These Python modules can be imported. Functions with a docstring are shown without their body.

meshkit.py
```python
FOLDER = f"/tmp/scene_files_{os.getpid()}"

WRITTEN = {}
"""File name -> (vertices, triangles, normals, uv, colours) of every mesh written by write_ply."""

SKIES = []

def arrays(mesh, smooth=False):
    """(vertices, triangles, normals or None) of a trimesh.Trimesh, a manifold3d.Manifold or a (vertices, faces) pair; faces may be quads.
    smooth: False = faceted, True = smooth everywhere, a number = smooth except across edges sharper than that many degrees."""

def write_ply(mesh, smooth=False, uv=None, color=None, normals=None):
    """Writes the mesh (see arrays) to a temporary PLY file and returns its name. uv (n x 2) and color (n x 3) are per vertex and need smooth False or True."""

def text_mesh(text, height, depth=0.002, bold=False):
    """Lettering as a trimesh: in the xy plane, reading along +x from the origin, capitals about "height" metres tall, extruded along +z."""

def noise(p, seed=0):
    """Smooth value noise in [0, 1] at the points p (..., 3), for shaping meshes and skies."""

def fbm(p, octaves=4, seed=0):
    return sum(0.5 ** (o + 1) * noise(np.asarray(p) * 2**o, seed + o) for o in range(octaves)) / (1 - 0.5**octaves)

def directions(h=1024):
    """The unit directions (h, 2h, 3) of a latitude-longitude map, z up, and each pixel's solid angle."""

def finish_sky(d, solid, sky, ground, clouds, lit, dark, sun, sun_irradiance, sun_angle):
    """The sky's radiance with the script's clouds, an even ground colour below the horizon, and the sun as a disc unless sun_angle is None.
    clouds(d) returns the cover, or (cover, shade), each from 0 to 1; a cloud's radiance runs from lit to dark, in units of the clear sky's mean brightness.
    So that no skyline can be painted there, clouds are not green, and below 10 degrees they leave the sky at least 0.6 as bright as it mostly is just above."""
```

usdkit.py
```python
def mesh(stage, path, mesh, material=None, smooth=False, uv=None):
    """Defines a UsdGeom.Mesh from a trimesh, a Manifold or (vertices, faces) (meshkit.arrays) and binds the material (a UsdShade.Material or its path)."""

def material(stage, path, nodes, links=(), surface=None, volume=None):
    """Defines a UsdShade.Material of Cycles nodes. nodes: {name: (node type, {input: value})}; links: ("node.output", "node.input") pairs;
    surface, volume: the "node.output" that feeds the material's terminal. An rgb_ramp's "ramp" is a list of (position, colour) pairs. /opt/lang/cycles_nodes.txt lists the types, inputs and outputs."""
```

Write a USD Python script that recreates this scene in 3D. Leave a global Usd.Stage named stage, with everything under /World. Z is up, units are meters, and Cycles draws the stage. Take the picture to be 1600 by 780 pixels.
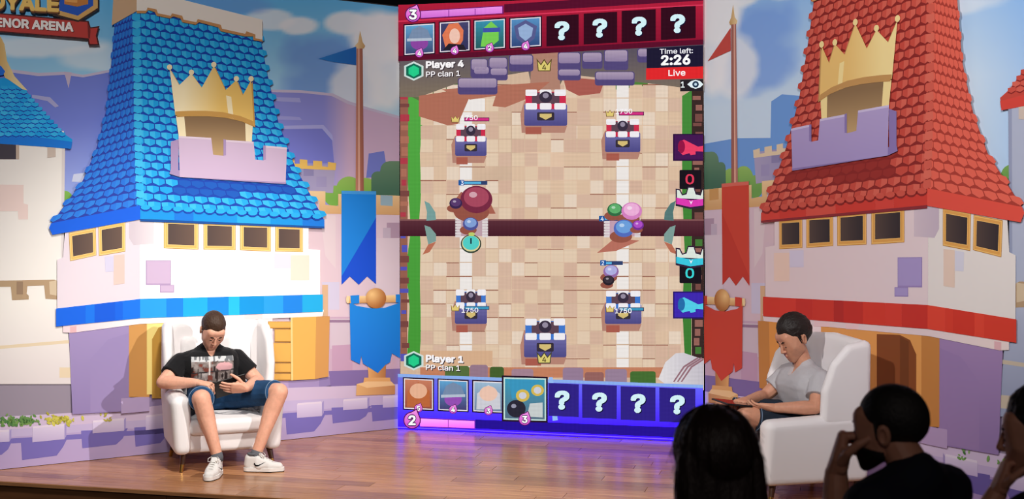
import math, random
import numpy as np, trimesh, usdkit, meshkit
import manifold3d as m3
from shapely.geometry import Polygon, Point, LineString, box as sbox
from shapely import affinity
from shapely.ops import unary_union
from pxr import Usd, UsdGeom, UsdLux, UsdShade, Gf, Sdf, Vt

stage = Usd.Stage.CreateInMemory()
UsdGeom.SetStageUpAxis(stage, 'Z'); UsdGeom.SetStageMetersPerUnit(stage, 1.0)
UsdGeom.Xform.Define(stage, '/World'); UsdGeom.Scope.Define(stage, '/World/Looks')
M3 = m3.Manifold
# ------------------------------------------------------------------ camera, light, exposure
FPX, ZC, YH = 1900.0, 1.75, 350.0
cam = UsdGeom.Camera.Define(stage, '/World/camera')
cam.CreateHorizontalApertureAttr(36.0); cam.CreateVerticalApertureAttr(36.0 * 780 / 1600)
cam.CreateFocalLengthAttr(36.0 * FPX / 1600)
cam.CreateVerticalApertureOffsetAttr(-(390 - YH) / 1600 * 36.0)
cam.CreateFStopAttr(3.5); cam.CreateFocusDistanceAttr(9.0)
cam.CreateExposureAttr(0.0); cam.CreateClippingRangeAttr(Gf.Vec2f(0.05, 200))
cx_ = UsdGeom.Xformable(cam); cx_.AddTranslateOp().Set(Gf.Vec3d(0, 0, ZC)); cx_.AddRotateXOp().Set(90.0)

def lamp(name, pos, aim, power, radius, color, cone, soft=0.4):
    """One stage spotlight of the front truss."""
    l = UsdLux.SphereLight.Define(stage, '/World/' + name)
    l.CreateRadiusAttr(radius); l.CreateIntensityAttr(power); l.CreateColorAttr(Gf.Vec3f(*color)); l.CreateNormalizeAttr(True)
    sh = UsdLux.ShapingAPI.Apply(l.GetPrim()); sh.CreateShapingConeAngleAttr(cone); sh.CreateShapingConeSoftnessAttr(soft)
    m = Gf.Matrix4d().SetLookAt(Gf.Vec3d(*pos), Gf.Vec3d(*aim), Gf.Vec3d(0, 0, 1)).GetInverse()
    UsdGeom.Xformable(l).AddTransformOp().Set(m)
LAMPS = [
    ('key_lamp_one',   (6.3, 3.0, 4.1),  (-2.1, 9.2, 1.0), 740, .05, (1, .97, .93), 9.5, .8),
    ('key_lamp_two',   (-2.6, 2.0, 4.2), (1.9, 8.4, 1.2),  330, .08, (1, .95, .92), 25, .5),
    ('wash_lamp_one',  (-1.0, 1.0, 4.9), (-2.3, 9.4, 3.5), 315, .30, (1, .98, .97), 30, .9),
    ('wash_lamp_two',  (.8, 1.0, 4.9), (2.3, 8.4, 3.2),    350, .30, (1, .95, .95), 27, .7),
    ('floor_lamp_top', (-1.0, 6.0, 5.2), (-1.6, 8.2, 0),   330, .25, (1, .93, .85), 38, .8),
    ('front_lamp',     (-1.6, 1.0, 4.2), (-2.0, 8.3, -.3),  70, .20, (1, .92, .84), 17, .8),
    ('house_lamp',     (.2, -1.6, 4.6),  (1.4, 3.4, .9),    33, .30, (1, .88, .80), 24, .9),
]
for a in LAMPS: lamp(*a)
dome = UsdLux.DomeLight.Define(stage, '/World/house_ambient'); dome.CreateIntensityAttr(0.02); dome.CreateColorAttr(Gf.Vec3f(.9, .85, 1))

# ------------------------------------------------------------------ helpers
USED = {}
def numbered(path):
    n = USED.get(path, -1) + 1; USED[path] = n
    return path if n == 0 else f'{path}_{n:03d}'
def pth(parent, name):
    return numbered((str(parent.GetPath()) if parent is not None else '/World') + '/' + name)
def tag(p, label=None, cat=None, group=None, kind=None):
    for k, v in (('label', label), ('category', cat), ('group', group), ('kind', kind)):
        if v: p.SetCustomDataByKey(k, v)
    return p
def thing(name, label=None, cat=None, loc=(0, 0, 0), group=None, kind=None, mat=None):
    x = UsdGeom.Xform.Define(stage, pth(None, name))
    if mat is not None: x.AddTransformOp().Set(Gf.Matrix4d(np.asarray(mat, float).T.tolist()))
    else: x.AddTranslateOp().Set(Gf.Vec3d(*map(float, loc)))
    return tag(x.GetPrim(), label, cat, group, kind)
def obj(name, mesh, mat, parent=None, smooth=False, label=None, kind=None, col=None):
    p = usdkit.mesh(stage, pth(parent, name), mesh, mat, smooth=smooth)
    if col is not None:
        UsdGeom.PrimvarsAPI(p).CreatePrimvar('col', Sdf.ValueTypeNames.Color3fArray, 'vertex').Set(Vt.Vec3fArray.FromNumpy(np.asarray(col, np.float32)))
    return tag(p.GetPrim(), label, None, None, kind)
def lin(c):
    c = np.asarray(c, float) / 255.0
    return np.where(c <= .04045, c / 12.92, ((c + .055) / 1.055) ** 2.4)
def mat(name, rgb, rough=.6, spec=.4, bump=0, bscale=60, vary=0, vscale=8, metal=0, coat=0, sheen=0, sss=0, stretch=None):
    c = lin(rgb); n = {'p': ('principled_bsdf', {'base_color': c, 'roughness': rough, 'specular_ior_level': spec, 'metallic': metal, 'coat_weight': coat, 'sheen_weight': sheen})}
    l = []
    if sss: n['p'][1].update(subsurface_weight=sss, subsurface_scale=.006, subsurface_radius=(1, .35, .2))
    if bump or vary:
        n['t'] = ('texture_coordinate', {}); src = 't.object'
        if stretch is not None:
            n['mp'] = ('mapping', {'scale': stretch}); l.append(('t.object', 'mp.vector')); src = 'mp.vector'
    if vary:
        n['nv'] = ('noise_texture', {'scale': vscale, 'detail': 4}); n['r'] = ('rgb_ramp', {'ramp': [(.25, tuple(c * (1 - vary))), (.75, tuple(np.minimum(c * (1 + vary), 1)))]})
        l += [(src, 'nv.vector'), ('nv.fac', 'r.fac'), ('r.color', 'p.base_color')]
    if bump:
        n['nb'] = ('noise_texture', {'scale': bscale, 'detail': 3}); n['b'] = ('bump', {'strength': bump, 'distance': .004})
        l += [(src, 'nb.vector'), ('nb.fac', 'b.height'), ('b.normal', 'p.normal')]
    return usdkit.material(stage, '/World/Looks/' + name, n, l, surface='p.BSDF')
def box(sx, sy, sz, c=(0, 0, 0), r=0):
    """A box with chamfered edges."""
    if r <= 0: b = trimesh.creation.box([sx, sy, sz]); b.apply_translation(c); return b
    pts = []
    for k in range(3):
        s = np.array([sx, sy, sz]) / 2 - r; s[k] += r
        pts += [np.array([a, b, d]) * s for a in (-1, 1) for b in (-1, 1) for d in (-1, 1)]
    h = trimesh.convex.convex_hull(np.array(pts)); h.apply_translation(c); return h
def rbox(sx, sy, sz, r, c=(0, 0, 0), seg=16):
    """A box with fully rounded edges, as a Manifold."""
    s = M3.sphere(r, seg); L = []
    for a in (-1, 1):
        for b in (-1, 1):
            for d in (-1, 1): L.append(s.translate((a * (sx / 2 - r), b * (sy / 2 - r), d * (sz / 2 - r))))
    return M3.batch_hull(L).translate(c)
def tube(pts, r, sides=8, closed=False):
    p = np.asarray(pts, float); r = np.broadcast_to(r, (len(p),))
    t = np.gradient(p, axis=0); t /= np.linalg.norm(t, axis=1, keepdims=True) + 1e-12
    up = np.array([0, 0, 1.0]) if abs(t[0][2]) < .9 else np.array([1.0, 0, 0])
    V = []
    for i in range(len(p)):
        a = np.cross(t[i], up); a /= np.linalg.norm(a) + 1e-12; b = np.cross(a, t[i]); up = b
        an = np.arange(sides) * 2 * np.pi / sides
        V.append(p[i] + r[i] * (np.cos(an)[:, None] * a + np.sin(an)[:, None] * b))
    F = []
    for i in range(len(p) - 1):
        for j in range(sides):
            k = (j + 1) % sides; a, b = i * sides, (i + 1) * sides
            F += [[a + j, a + k, b + k], [a + j, b + k, b + j]]
    V = np.vstack(V); n = len(V); V = np.vstack([V, p[0], p[-1]])
    for j in range(sides):
        k = (j + 1) % sides
        F += [[n, k, j], [n + 1, (len(p) - 1) * sides + j, (len(p) - 1) * sides + k]]
    return trimesh.Trimesh(V, F, process=False)
cat = trimesh.util.concatenate
def TM(m):
    if hasattr(m, 'to_mesh'):
        q = m.to_mesh(); return trimesh.Trimesh(np.array(q.vert_properties[:, :3]), np.array(q.tri_verts), process=False)
    return m
def lathe(prof, seg=24, c=(0, 0, 0)):
    m = trimesh.creation.revolve(np.array(prof, float), sections=seg); m.apply_translation(c); return m
def ray(u, v, P0, N):
    """The point of the plane (P0, N) that the photograph's pixel (u, v) shows."""
    d = np.stack([(np.asarray(u) - 800) / FPX, np.ones_like(np.asarray(u, float)), (YH - np.asarray(v)) / FPX], -1)
    o = np.array([0, 0, ZC]); k = ((P0 - o) @ N) / (d @ N)
    return o + d * k[..., None]

# ------------------------------------------------------------------ hall and stage
m_black = mat('black_cloth', (14, 13, 16), .95, .1)
m_hall = mat('hall_floor', (30, 28, 30), .8, .2)
m_deck = mat('deck_board', (70, 45, 30), .8, .2)
S = np.array([.9696, -.2446, 0]); N_ = np.array([-.2446, -.9696, 0])     # along the stage front, and towards the hall
ANG = math.degrees(math.atan2(S[1], S[0]))
def stage_T(s, n, z=0):
    T = np.eye(4); T[:3, 0] = S; T[:3, 1] = -N_; T[:3, 2] = (0, 0, 1); T[:3, 3] = S * s + N_ * n + np.array([0, 0, z]); return T
def tf(m, T): m = m.copy(); m.apply_transform(T); return m
E = obj('wall_back', box(17, .06, 7.0, (0, 13.0, 2.9)), m_black); tag(E, 'black curtain wall behind the stage', kind='structure')
E = obj('wall_left', box(.06, 18, 7.0, (-8.0, 4.0, 2.9)), m_black); tag(E, 'black hall wall on the left', kind='structure')
E = obj('wall_right', box(.06, 18, 7.0, (8.0, 4.0, 2.9)), m_black); tag(E, 'black hall wall on the right', kind='structure')
E = obj('ceiling', box(17, 18.2, .06, (0, 4.0, 6.4)), m_black); tag(E, 'black hall ceiling', kind='structure')
E = obj('hall_floor', box(17, 18.2, .06, (0, 4.0, -.63)), m_hall); tag(E, 'dark hall floor in front of the stage', kind='structure')

def wood(name, a, b, grain=1.0, rough=.23):
    n = {'t': ('texture_coordinate', {}), 'oi': ('object_info', {}), 'mp': ('mapping', {'scale': (1.2, 16, 16)}),
         'cs': ('combine_xyz', {}), 'ml': ('math', {'math_type': 'multiply', 'value2': 37.0}), 'ad': ('vector_math', {'math_type': 'add'}),
         'n1': ('noise_texture', {'scale': 2.0, 'detail': 6, 'roughness': .6, 'distortion': .6}), 'r': ('rgb_ramp', {'ramp': [(.3, tuple(lin(a))), (.7, tuple(lin(b)))]}),
         'mr': ('map_range', {'from_min': 0, 'from_max': 1, 'to_min': .80, 'to_max': 1.16}), 'vs': ('vector_math', {'math_type': 'scale'}),
         'n2': ('noise_texture', {'scale': 5.0, 'detail': 2}), 'rr': ('map_range', {'to_min': rough * .8, 'to_max': rough * 1.25}),
         'b': ('bump', {'strength': .05, 'distance': .002}), 'p': ('principled_bsdf', {'specular_ior_level': .5, 'coat_weight': .0, 'coat_roughness': .15})}
    l = [('t.object', 'mp.vector'), ('oi.random', 'ml.value1'), ('ml.value', 'cs.x'), ('mp.vector', 'ad.vector1'), ('cs.vector', 'ad.vector2'), ('ad.vector', 'n1.vector'),
         ('n1.fac', 'r.fac'), ('oi.random', 'mr.value'), ('r.color', 'vs.vector1'), ('mr.result', 'vs.scale'), ('vs.vector', 'p.base_color'),
         ('t.object', 'n2.vector'), ('n2.fac', 'rr.value'), ('rr.result', 'p.roughness'), ('n1.fac', 'b.height'), ('b.normal', 'p.normal')]
    return usdkit.material(stage, '/World/Looks/' + name, n, l, surface='p.BSDF')
m_plank = wood('plank_oak', (158, 106, 70), (198, 146, 102))
m_plank2 = wood('plank_oak_dark', (146, 96, 62), (184, 132, 90))
floor = thing('floor', 'oak plank stage floor', None, mat=stage_T(0, 0), kind='structure')
rng = random.Random(4)
obj('deck', box(9.6, 3.9, .03, (-2.6, 9.15, -.035)), m_deck, floor)
W_, L_ = .145, 1.32
row = 0; y = 7.18
while y < 10.2:
    x = -7.3 + rng.random() * -L_
    while x < 2.15:
        x0, x1 = max(x, -7.3), min(x + L_, 2.15)
        if x1 - x0 > .1:
            pl = obj('plank', box(x1 - x0 - .0022, W_ - .0022, .02, (0, 0, -.01), .0012), (m_plank, m_plank2)[rng.random() < .35], floor)
            UsdGeom.Xformable(pl).AddTranslateOp().Set(Gf.Vec3d((x0 + x1) / 2, y + W_ / 2, 0))
        x += L_
    y += W_; row += 1
fas = thing('stage_fascia', 'wood boards closing the front of the stage', None, mat=stage_T(0, 0), kind='structure')
m_fasc = wood('fascia_oak', (92, 58, 36), (120, 78, 50), rough=.35)
obj('nosing', box(9.45, .022, .030, (-2.575, 7.168, -.014), .004), m_plank2, fas)
for k in range(6):
    obj('board', box(1.57, .018, .56, (-6.51 + k * 1.575, 7.18, -.312), .003), m_fasc, fas)
E = obj('audience_riser', box(6.2, 3.4, .56, (2.0, 2.8, -.30)), m_hall); tag(E, 'dark platform the audience sits on', kind='structure')

# ------------------------------------------------------------------ flat print: drawn as coloured shapes lying on a panel
def col_mat(name, emit=0, rough=.55, spec=.3):
    if emit:
        n = {'a': ('attribute', {'attribute': 'col'}), 't': ('texture_coordinate', {}),
             'sx': ('separate_xyz', {}), 'e': ('emission', {'strength': emit}),
             'w1': ('math', {'math_type': 'multiply', 'value2': 2 * math.pi / .0105}), 's1': ('math', {'math_type': 'sine'}),
             'w2': ('math', {'math_type': 'multiply', 'value2': 2 * math.pi / .0105}), 's2': ('math', {'math_type': 'sine'}),
             'm': ('math', {'math_type': 'add'}), 'mr': ('map_range', {'from_min': -2, 'from_max': 2, 'to_min': .84, 'to_max': 1.10}), 'v': ('vector_math', {'math_type': 'scale'})}
        l = [('t.object', 'sx.vector'), ('sx.x', 'w1.value1'), ('w1.value', 's1.value1'), ('sx.z', 'w2.value1'), ('w2.value', 's2.value1'),
             ('s1.value', 'm.value1'), ('s2.value', 'm.value2'), ('m.value', 'mr.value'), ('a.color', 'v.vector1'), ('mr.result', 'v.scale'), ('v.vector', 'e.color')]
        return usdkit.material(stage, '/World/Looks/' + name, n, l, surface='e.emission')
    n = {'a': ('attribute', {'attribute': 'col'}), 'p': ('principled_bsdf', {'roughness': rough, 'specular_ior_level': spec})}
    return usdkit.material(stage, '/World/Looks/' + name, n, [('a.color', 'p.base_color')], surface='p.BSDF')
def tri(poly):
    poly = Polygon(poly) if not hasattr(poly, 'geom_type') else poly
    if not poly.is_valid: poly = poly.buffer(0)
    V, F, n = [], [], 0
    for g in getattr(poly, 'geoms', [poly]):
        if g.area < 1e-6 or g.geom_type != 'Polygon': continue
        v, f = trimesh.creation.triangulate_polygon(g, engine='earcut'); V.append(v[:, :2]); F.append(f + n); n += len(v)
    if not V: return np.zeros((0, 2)), np.zeros((0, 3), int)
    return np.vstack(V), np.vstack(F)
class Print:
    """Shapes are given in the drawing's own flat coordinates; place() lays them on the panel; every shape lies a hair above the last."""
    def __init__(s, root, place, normal, material, step=.0004):
        s.root, s.place, s.n, s.m, s.k, s.step = root, place, np.asarray(normal, float), material, 0, step
    clip, top = None, 255
    def add(s, name, shapes, parent=None, label=None, fine=14, each=0, kind=None):
        if each:                                                           # every so many shapes make one piece of its own
            k0, top = s.k, s.k
            for i in range(0, len(shapes), each):
                s.k = k0 + (i // each % 4) * .3; s.add(name, shapes[i:i + each], parent, label, fine); top = max(top, s.k)
            s.k = top; return
        s.k += 1
        V, F, C, L, n = [], [], [], [], 0
        dense = len(shapes) > 60
        for i, (sh, c) in enumerate(shapes):
            if isinstance(sh, tuple) and isinstance(sh[0], np.ndarray): v, f = sh
            else:
                if s.clip is not None:
                    pg = sh if hasattr(sh, 'geom_type') else Polygon(sh)
                    if not s.clip.contains(pg): sh = pg.buffer(0).intersection(s.clip)
                v, f = tri(sh)
            if not len(f): continue
            if callable(c):
                v3, f = trimesh.remesh.subdivide_to_size(np.c_[v, np.zeros(len(v))], f, fine); v = v3[:, :2]; cc = c(v[:, 0], v[:, 1])
            else: cc = np.broadcast_to(np.asarray(c, float), (len(v), 3))
            V.append(v); F.append(f + n); C.append(cc); n += len(v)
            L.append(np.full(len(v), s.k + (i % 8 * .35 if dense else i * .45)))
        if not V: return
        V, F, C, L = np.vstack(V), np.vstack(F), np.vstack(C), np.concatenate(L)
        s.k = max(s.k, L.max())
        P = s.place(V[:, 0], V[:, 1]) + s.n * s.step * L[:, None]
        t = P[F]; nr = np.cross(t[:, 1] - t[:, 0], t[:, 2] - t[:, 0]) @ s.n
        F = F.copy(); F[nr < 0] = F[nr < 0][:, ::-1]
        return obj(name, (P, F), s.m, parent or s.root, col=lin(np.clip(C, 0, s.top)), label=label, kind=kind)
def vgrad(a, b, v0, v1):
    a, b = np.array(a, float), np.array(b, float)
    return lambda u, v: a + (b - a) * np.clip((v - v0) / (v1 - v0), 0, 1)[:, None]
def ugrad(a, b, u0, u1):
    a, b = np.array(a, float), np.array(b, float)
    return lambda u, v: a + (b - a) * np.clip((u - u0) / (u1 - u0), 0, 1)[:, None]
def rect(u0, v0, u1, v1): return [(u0, v0), (u1, v0), (u1, v1), (u0, v1)]
def rrect(u0, v0, u1, v1, r): return sbox(u0 + r, v0 + r, u1 - r, v1 - r).buffer(r, quad_segs=4)
def ell(cx, cy, rx, ry, n=28): a = np.arange(n) * 2 * np.pi / n; return list(zip(cx + rx * np.cos(a), cy + ry * np.sin(a)))
def outline(poly, w): p = Polygon(poly) if not hasattr(poly, 'geom_type') else poly; return p.buffer(w, join_style='mitre')
def mix(a, b, t): return np.array(a, float) * (1 - t) + np.array(b, float) * t
def text(s, u, v, h, bold=True, slope=0.0, stretch=1.0, grow=0, center=True):
    """Flat lettering with its baseline through (u, v); h is the capital height."""
    m = meshkit.text_mesh(s, 10.0, depth=.5, bold=bold)
    f = m.faces[m.face_normals[:, 2] > .9]; idx, inv = np.unique(f, return_inverse=True)
    x, y = m.vertices[idx, 0] * h / 10 * stretch, m.vertices[idx, 1] * h / 10
    if center: x = x - (x.min() + x.max()) / 2
    V, F = np.stack([u + x, v - y + slope * x], 1), inv.reshape(f.shape)
    if grow:
        return unary_union([Polygon(V[f]).buffer(.02) for f in F]).buffer(grow, quad_segs=3).simplify(.08)
    return V, F

# ------------------------------------------------------------------ the two printed backdrops: one drawing, mirrored and recoloured for the right
m_print = col_mat('banner_print', rough=.6, spec=.25)
m_frame = mat('panel_frame', (60, 58, 62), .6)
HM = np.array([[-0.9192442979907285, 0.003410567404250803, 0.24577143016162997], [0.04881228691362376, 1.2148872935673594, -0.09016793007723055], [0.11542152185949105, 0.0088907347150628, 1.0]])
PL0, DL = np.array([-.965, 10.42, 0]), np.array([-.8358, -.5490, 0]); NL = np.array([.5490, -.8358, 0])
PR0, DR = np.array([1.544, 9.78, 0]), np.array([.4725, -.8813, 0]); NR = np.array([-.8813, -.4725, 0])
def place_left(u, v): return ray(u, v, PL0, NL)
def place_right(u, v):
    q = np.c_[(u - 300) / 300, (v - 300) / 300, np.ones(len(u))] @ HM.T
    return ray(q[:, 0] / q[:, 2] * 300 + 1300, q[:, 1] / q[:, 2] * 300 + 300, PR0, NR)
BLUE = dict(sky0=(104, 190, 242), sky1=(196, 228, 246), skyd=(112, 156, 228), cloud=(242, 246, 250), mesa=(118, 134, 222), mesa2=(142, 146, 222), mesal=(205, 196, 222), tan=(208, 180, 210),
    t_lit=(12, 162, 236), t_hi=(80, 206, 252), t_dk=(10, 66, 178), t_sh=(30, 112, 222), t_shd=(34, 60, 168), fas=(8, 150, 230), fas2=(10, 122, 224), fas_s=(6, 96, 228),
    wall=(252, 248, 247), walls=(228, 216, 226), notch=(208, 196, 206), band=[(18, 132, 232), (34, 160, 240), (0, 150, 226), (30, 188, 236), (8, 140, 228), (22, 172, 232)], bands=[(6, 100, 230), (12, 116, 236), (4, 90, 222)],
    ban0=(18, 132, 226), ban1=(10, 78, 214), flag=(44, 128, 206), flagd=(28, 102, 186), capw=(248, 240, 228), capt=(214, 178, 140), bal=(206, 182, 212), bald=(172, 148, 192), balt=(228, 210, 228), crown=(240, 200, 110), crown1=(252, 238, 196), crownd=(206, 158, 84),
    win=(236, 188, 104), win1=(250, 214, 140), dark=(84, 68, 64), pole=(196, 132, 110), base=(160, 142, 190), base2=(142, 126, 178), gold=(228, 176, 88), gold2=(206, 150, 84), door=(192, 148, 66), arch=(246, 226, 140), ledge=(202, 184, 212), brick=(190, 176, 214), low=(180, 162, 206), lowd=(118, 108, 184), tw=(240, 236, 230), tws=(222, 214, 214), tgrey=(148, 138, 154))
RED = dict(BLUE, sky0=(130, 184, 244), sky1=(206, 228, 248), skyd=(122, 164, 236), mesa=(112, 160, 226), mesa2=(120, 166, 228), mesal=(150, 186, 232), tan=(124, 170, 226),
    t_lit=(196, 72, 60), t_hi=(222, 116, 98), t_dk=(138, 40, 38), t_sh=(228, 102, 84), t_shd=(172, 62, 52), fas=(206, 62, 52), fas2=(212, 70, 60), fas_s=(224, 82, 68),
    wall=(228, 210, 214), walls=(230, 224, 220), notch=(196, 180, 196), band=[(214, 62, 50), (200, 52, 44), (206, 58, 46), (182, 46, 42), (196, 50, 42), (212, 60, 46)], bands=[(214, 62, 46), (222, 70, 52), (208, 56, 42)],
    ban0=(206, 70, 54), ban1=(196, 60, 48), flag=(216, 96, 86), flagd=(200, 80, 72), bal=(168, 152, 204), bald=(140, 122, 180), balt=(206, 194, 228), crown=(236, 196, 120), crown1=(246, 224, 158), crownd=(196, 150, 92),
    win=(222, 162, 84), win1=(238, 190, 110), dark=(52, 44, 48), pole=(186, 128, 118), base=(160, 132, 180), base2=(142, 118, 172), gold=(222, 150, 76), gold2=(196, 132, 70), door=(132, 74, 40), arch=(226, 160, 90), ledge=(206, 188, 218), brick=(190, 172, 212), low=(160, 136, 184), lowd=(104, 90, 160), tw=(176, 184, 206), tws=(150, 158, 186), tgrey=(150, 138, 160))
def lerp2(a, b, t): return (a[0] + (b[0] - a[0]) * t, a[1] + (b[1] - a[1]) * t)
def pline(pts):
    """A polyline as a function of the height v."""
    p = np.array(pts, float); return lambda v: np.interp(v, p[:, 1], p[:, 0])
PANEL_PX = [(800 + FPX * q[0] / q[1], YH + FPX * (ZC - z) / q[1]) for t, z in ((0, .003), (0, 3.61), (3.43, 3.61), (3.43, .003)) for q in [PL0 + DL * t]]
def draw_castle(root, place, nrm, C, right):
    pr = Print(root, place, nrm, m_print); A = pr.add
    pr.clip = Polygon(PANEL_PX); rg = np.random.default_rng(3)
    # sky, with clouds
    def sky(u, v):
        p = np.stack([u / 90, v / 55, np.zeros_like(u)], -1)
        c = np.array(C['sky0']) + (np.array(C['sky1']) - np.array(C['sky0'])) * np.clip(v / 190, 0, 1)[:, None]
        n = meshkit.fbm(p, 4, 5)
        for cx, cy, rx, ry, k, w in ((520, 110, 90, 60, 'skyd', .75), (590, 60, 50, 40, 'cloud', 1), (560, 130, 45, 45, 'cloud', .8), (610, 110, 40, 60, 'cloud', .9), (420, 30, 40, 16, 'cloud', .8), (470, 40, 30, 14, 'cloud', .9), (70, 70, 90, 22, 'cloud', .75), (140, 90, 60, 22, 'cloud', .6), (330, 10, 90, 16, 'skyd', .5), (540, 38, 36, 18, 'cloud', .9)):
            d = ((u - cx) / rx) ** 2 + ((v - cy) / ry) ** 2; wt = np.clip((1.25 - d + (n - .5) * 1.6) * 1.6, 0, 1) * w
            c = c * (1 - wt[:, None]) + np.array(C[k]) * wt[:, None]
        if right:
            far = np.clip((150 - u) / 260, 0, 1)[:, None]; c = c * (1 - far) + np.array((72, 142, 232)) * far
        return c
    A('sky', [(rect(-62, -40, 626, 345), sky)], fine=9)
    # far hills
    mesas = [([(-62, 106), (15, 108), (60, 114), (100, 112), (130, 117), (176, 108), (176, 336), (-62, 336)], vgrad(C['mesa'], mix(C['mesa'], (190, 205, 240), .6), 190, 320)),
             ([(-62, 106), (15, 108), (60, 114), (100, 112), (130, 117), (176, 108), (176, 112), (130, 121), (100, 117), (60, 119), (15, 113), (-62, 111)], C['mesal']),
             ([(418, 140), (470, 141), (520, 146), (545, 158), (575, 168), (626, 182), (626, 330), (418, 330)], ugrad(C['mesa2'], C['tan'], 505, 545)),
             ([(418, 140), (470, 141), (520, 146), (545, 158), (575, 168), (626, 182), (626, 186), (575, 172), (542, 162), (518, 150), (470, 145), (418, 144)], C['mesal'])]
    if right: mesas = [([(418, 190), (470, 182), (490, 190), (492, 240), (560, 236), (626, 240), (626, 330), (418, 330)], C['mesa'])]
    A('far_cliff', mesas, each=1 if right else 2)
    if not right:
        A('cliff_ledge', [([(430, 152), (468, 153), (470, 160), (430, 158)], (170, 172, 230)), ([(432, 181), (468, 183), (472, 188), (432, 187)], (164, 166, 230)), ([(430, 198), (505, 196), (518, 212), (522, 255), (430, 255)], (122, 128, 214)), ([(430, 197), (505, 195), (519, 211), (521, 222), (503, 201), (430, 202)], (172, 174, 232)), ([(576, 240), (600, 236), (606, 275), (572, 278)], (118, 130, 212)), ([(50, 148), (78, 152), (92, 166), (86, 168), (74, 158), (50, 153)], (178, 178, 224)), ([(100, 112), (112, 113), (107, 138)], (206, 190, 214)), ([(115, 272), (135, 270), (130, 285), (112, 284)], (206, 212, 236))], each=1)
    gb = (120, 176, 74) if not right else (112, 164, 84)
    A('bush', [(unary_union([Point(545, 296).buffer(20), Point(570, 300).buffer(22), Point(522, 306).buffer(16), Point(598, 305).buffer(18), Point(100, 312).buffer(14)]), vgrad(mix(gb, (190, 220, 120), .5), gb, 275, 310)),
                 (unary_union([rrect(594, 252, 640, 340, 14), rrect(580, 268, 606, 330, 9)]), vgrad((110, 146, 116), (70, 112, 92), 250, 300))], each=1)
    A('painted_ground', [(rect(-62, 400, 626, 745), ugrad(C['tgrey'], C['base'], 0, 300))])
    # small grey tower and curtain wall behind
    kt = thing_part(root, 'far_tower')
    A('stone_body', [([(448, 255), (524, 258), (520, 302), (474, 298)], ugrad((152, 146, 188), (172, 164, 198), 450, 520)), (rect(474, 262, 490, 275), (140, 134, 178)), (rect(494, 276, 510, 292), (160, 152, 194))], kt)
    cr = [(450, 251), (460, 249), (460, 256), (468, 256), (468, 249), (480, 250), (480, 259), (489, 259), (489, 251), (503, 252), (503, 260), (512, 261), (512, 253), (525, 255), (524, 266), (450, 263)]
    A('crenellation', [(cr, (232, 190, 98) if not right else (226, 206, 176))], kt)
    w = thing_part(root, 'curtain_wall')
    A('wall_face', [(rect(473, 330, 626, 600), ugrad(mix(C['wall'], (214, 186, 196), .85), (216, 196, 214), 480, 620)), ([(500, 335), (524, 337), (524, 420), (508, 400)], (222, 204, 210)), (rect(503, 441, 530, 484), (206, 200, 224)), (rect(604, 348, 626, 372), (178, 152, 176)), (rect(598, 356, 610, 386), (196, 180, 200)), (rect(586, 372, 626, 600), (218, 202, 216))], w)
    A('crenellation', [([(470, 298), (508, 299), (508, 320), (528, 322), (528, 303), (626, 306), (626, 336), (500, 334), (473, 330)], vgrad((236, 204, 156), (214, 168, 116), 300, 334)), ([(594, 305), (613, 306), (613, 322), (594, 321)], (150, 180, 196) if not right else (206, 156, 96))], w)
    A('wall_stone', [([(490, 316), (498, 314), (498, 330), (490, 328)], (206, 180, 196)), (rect(503, 445, 512, 494), (214, 176, 140))], w, each=1)
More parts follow.
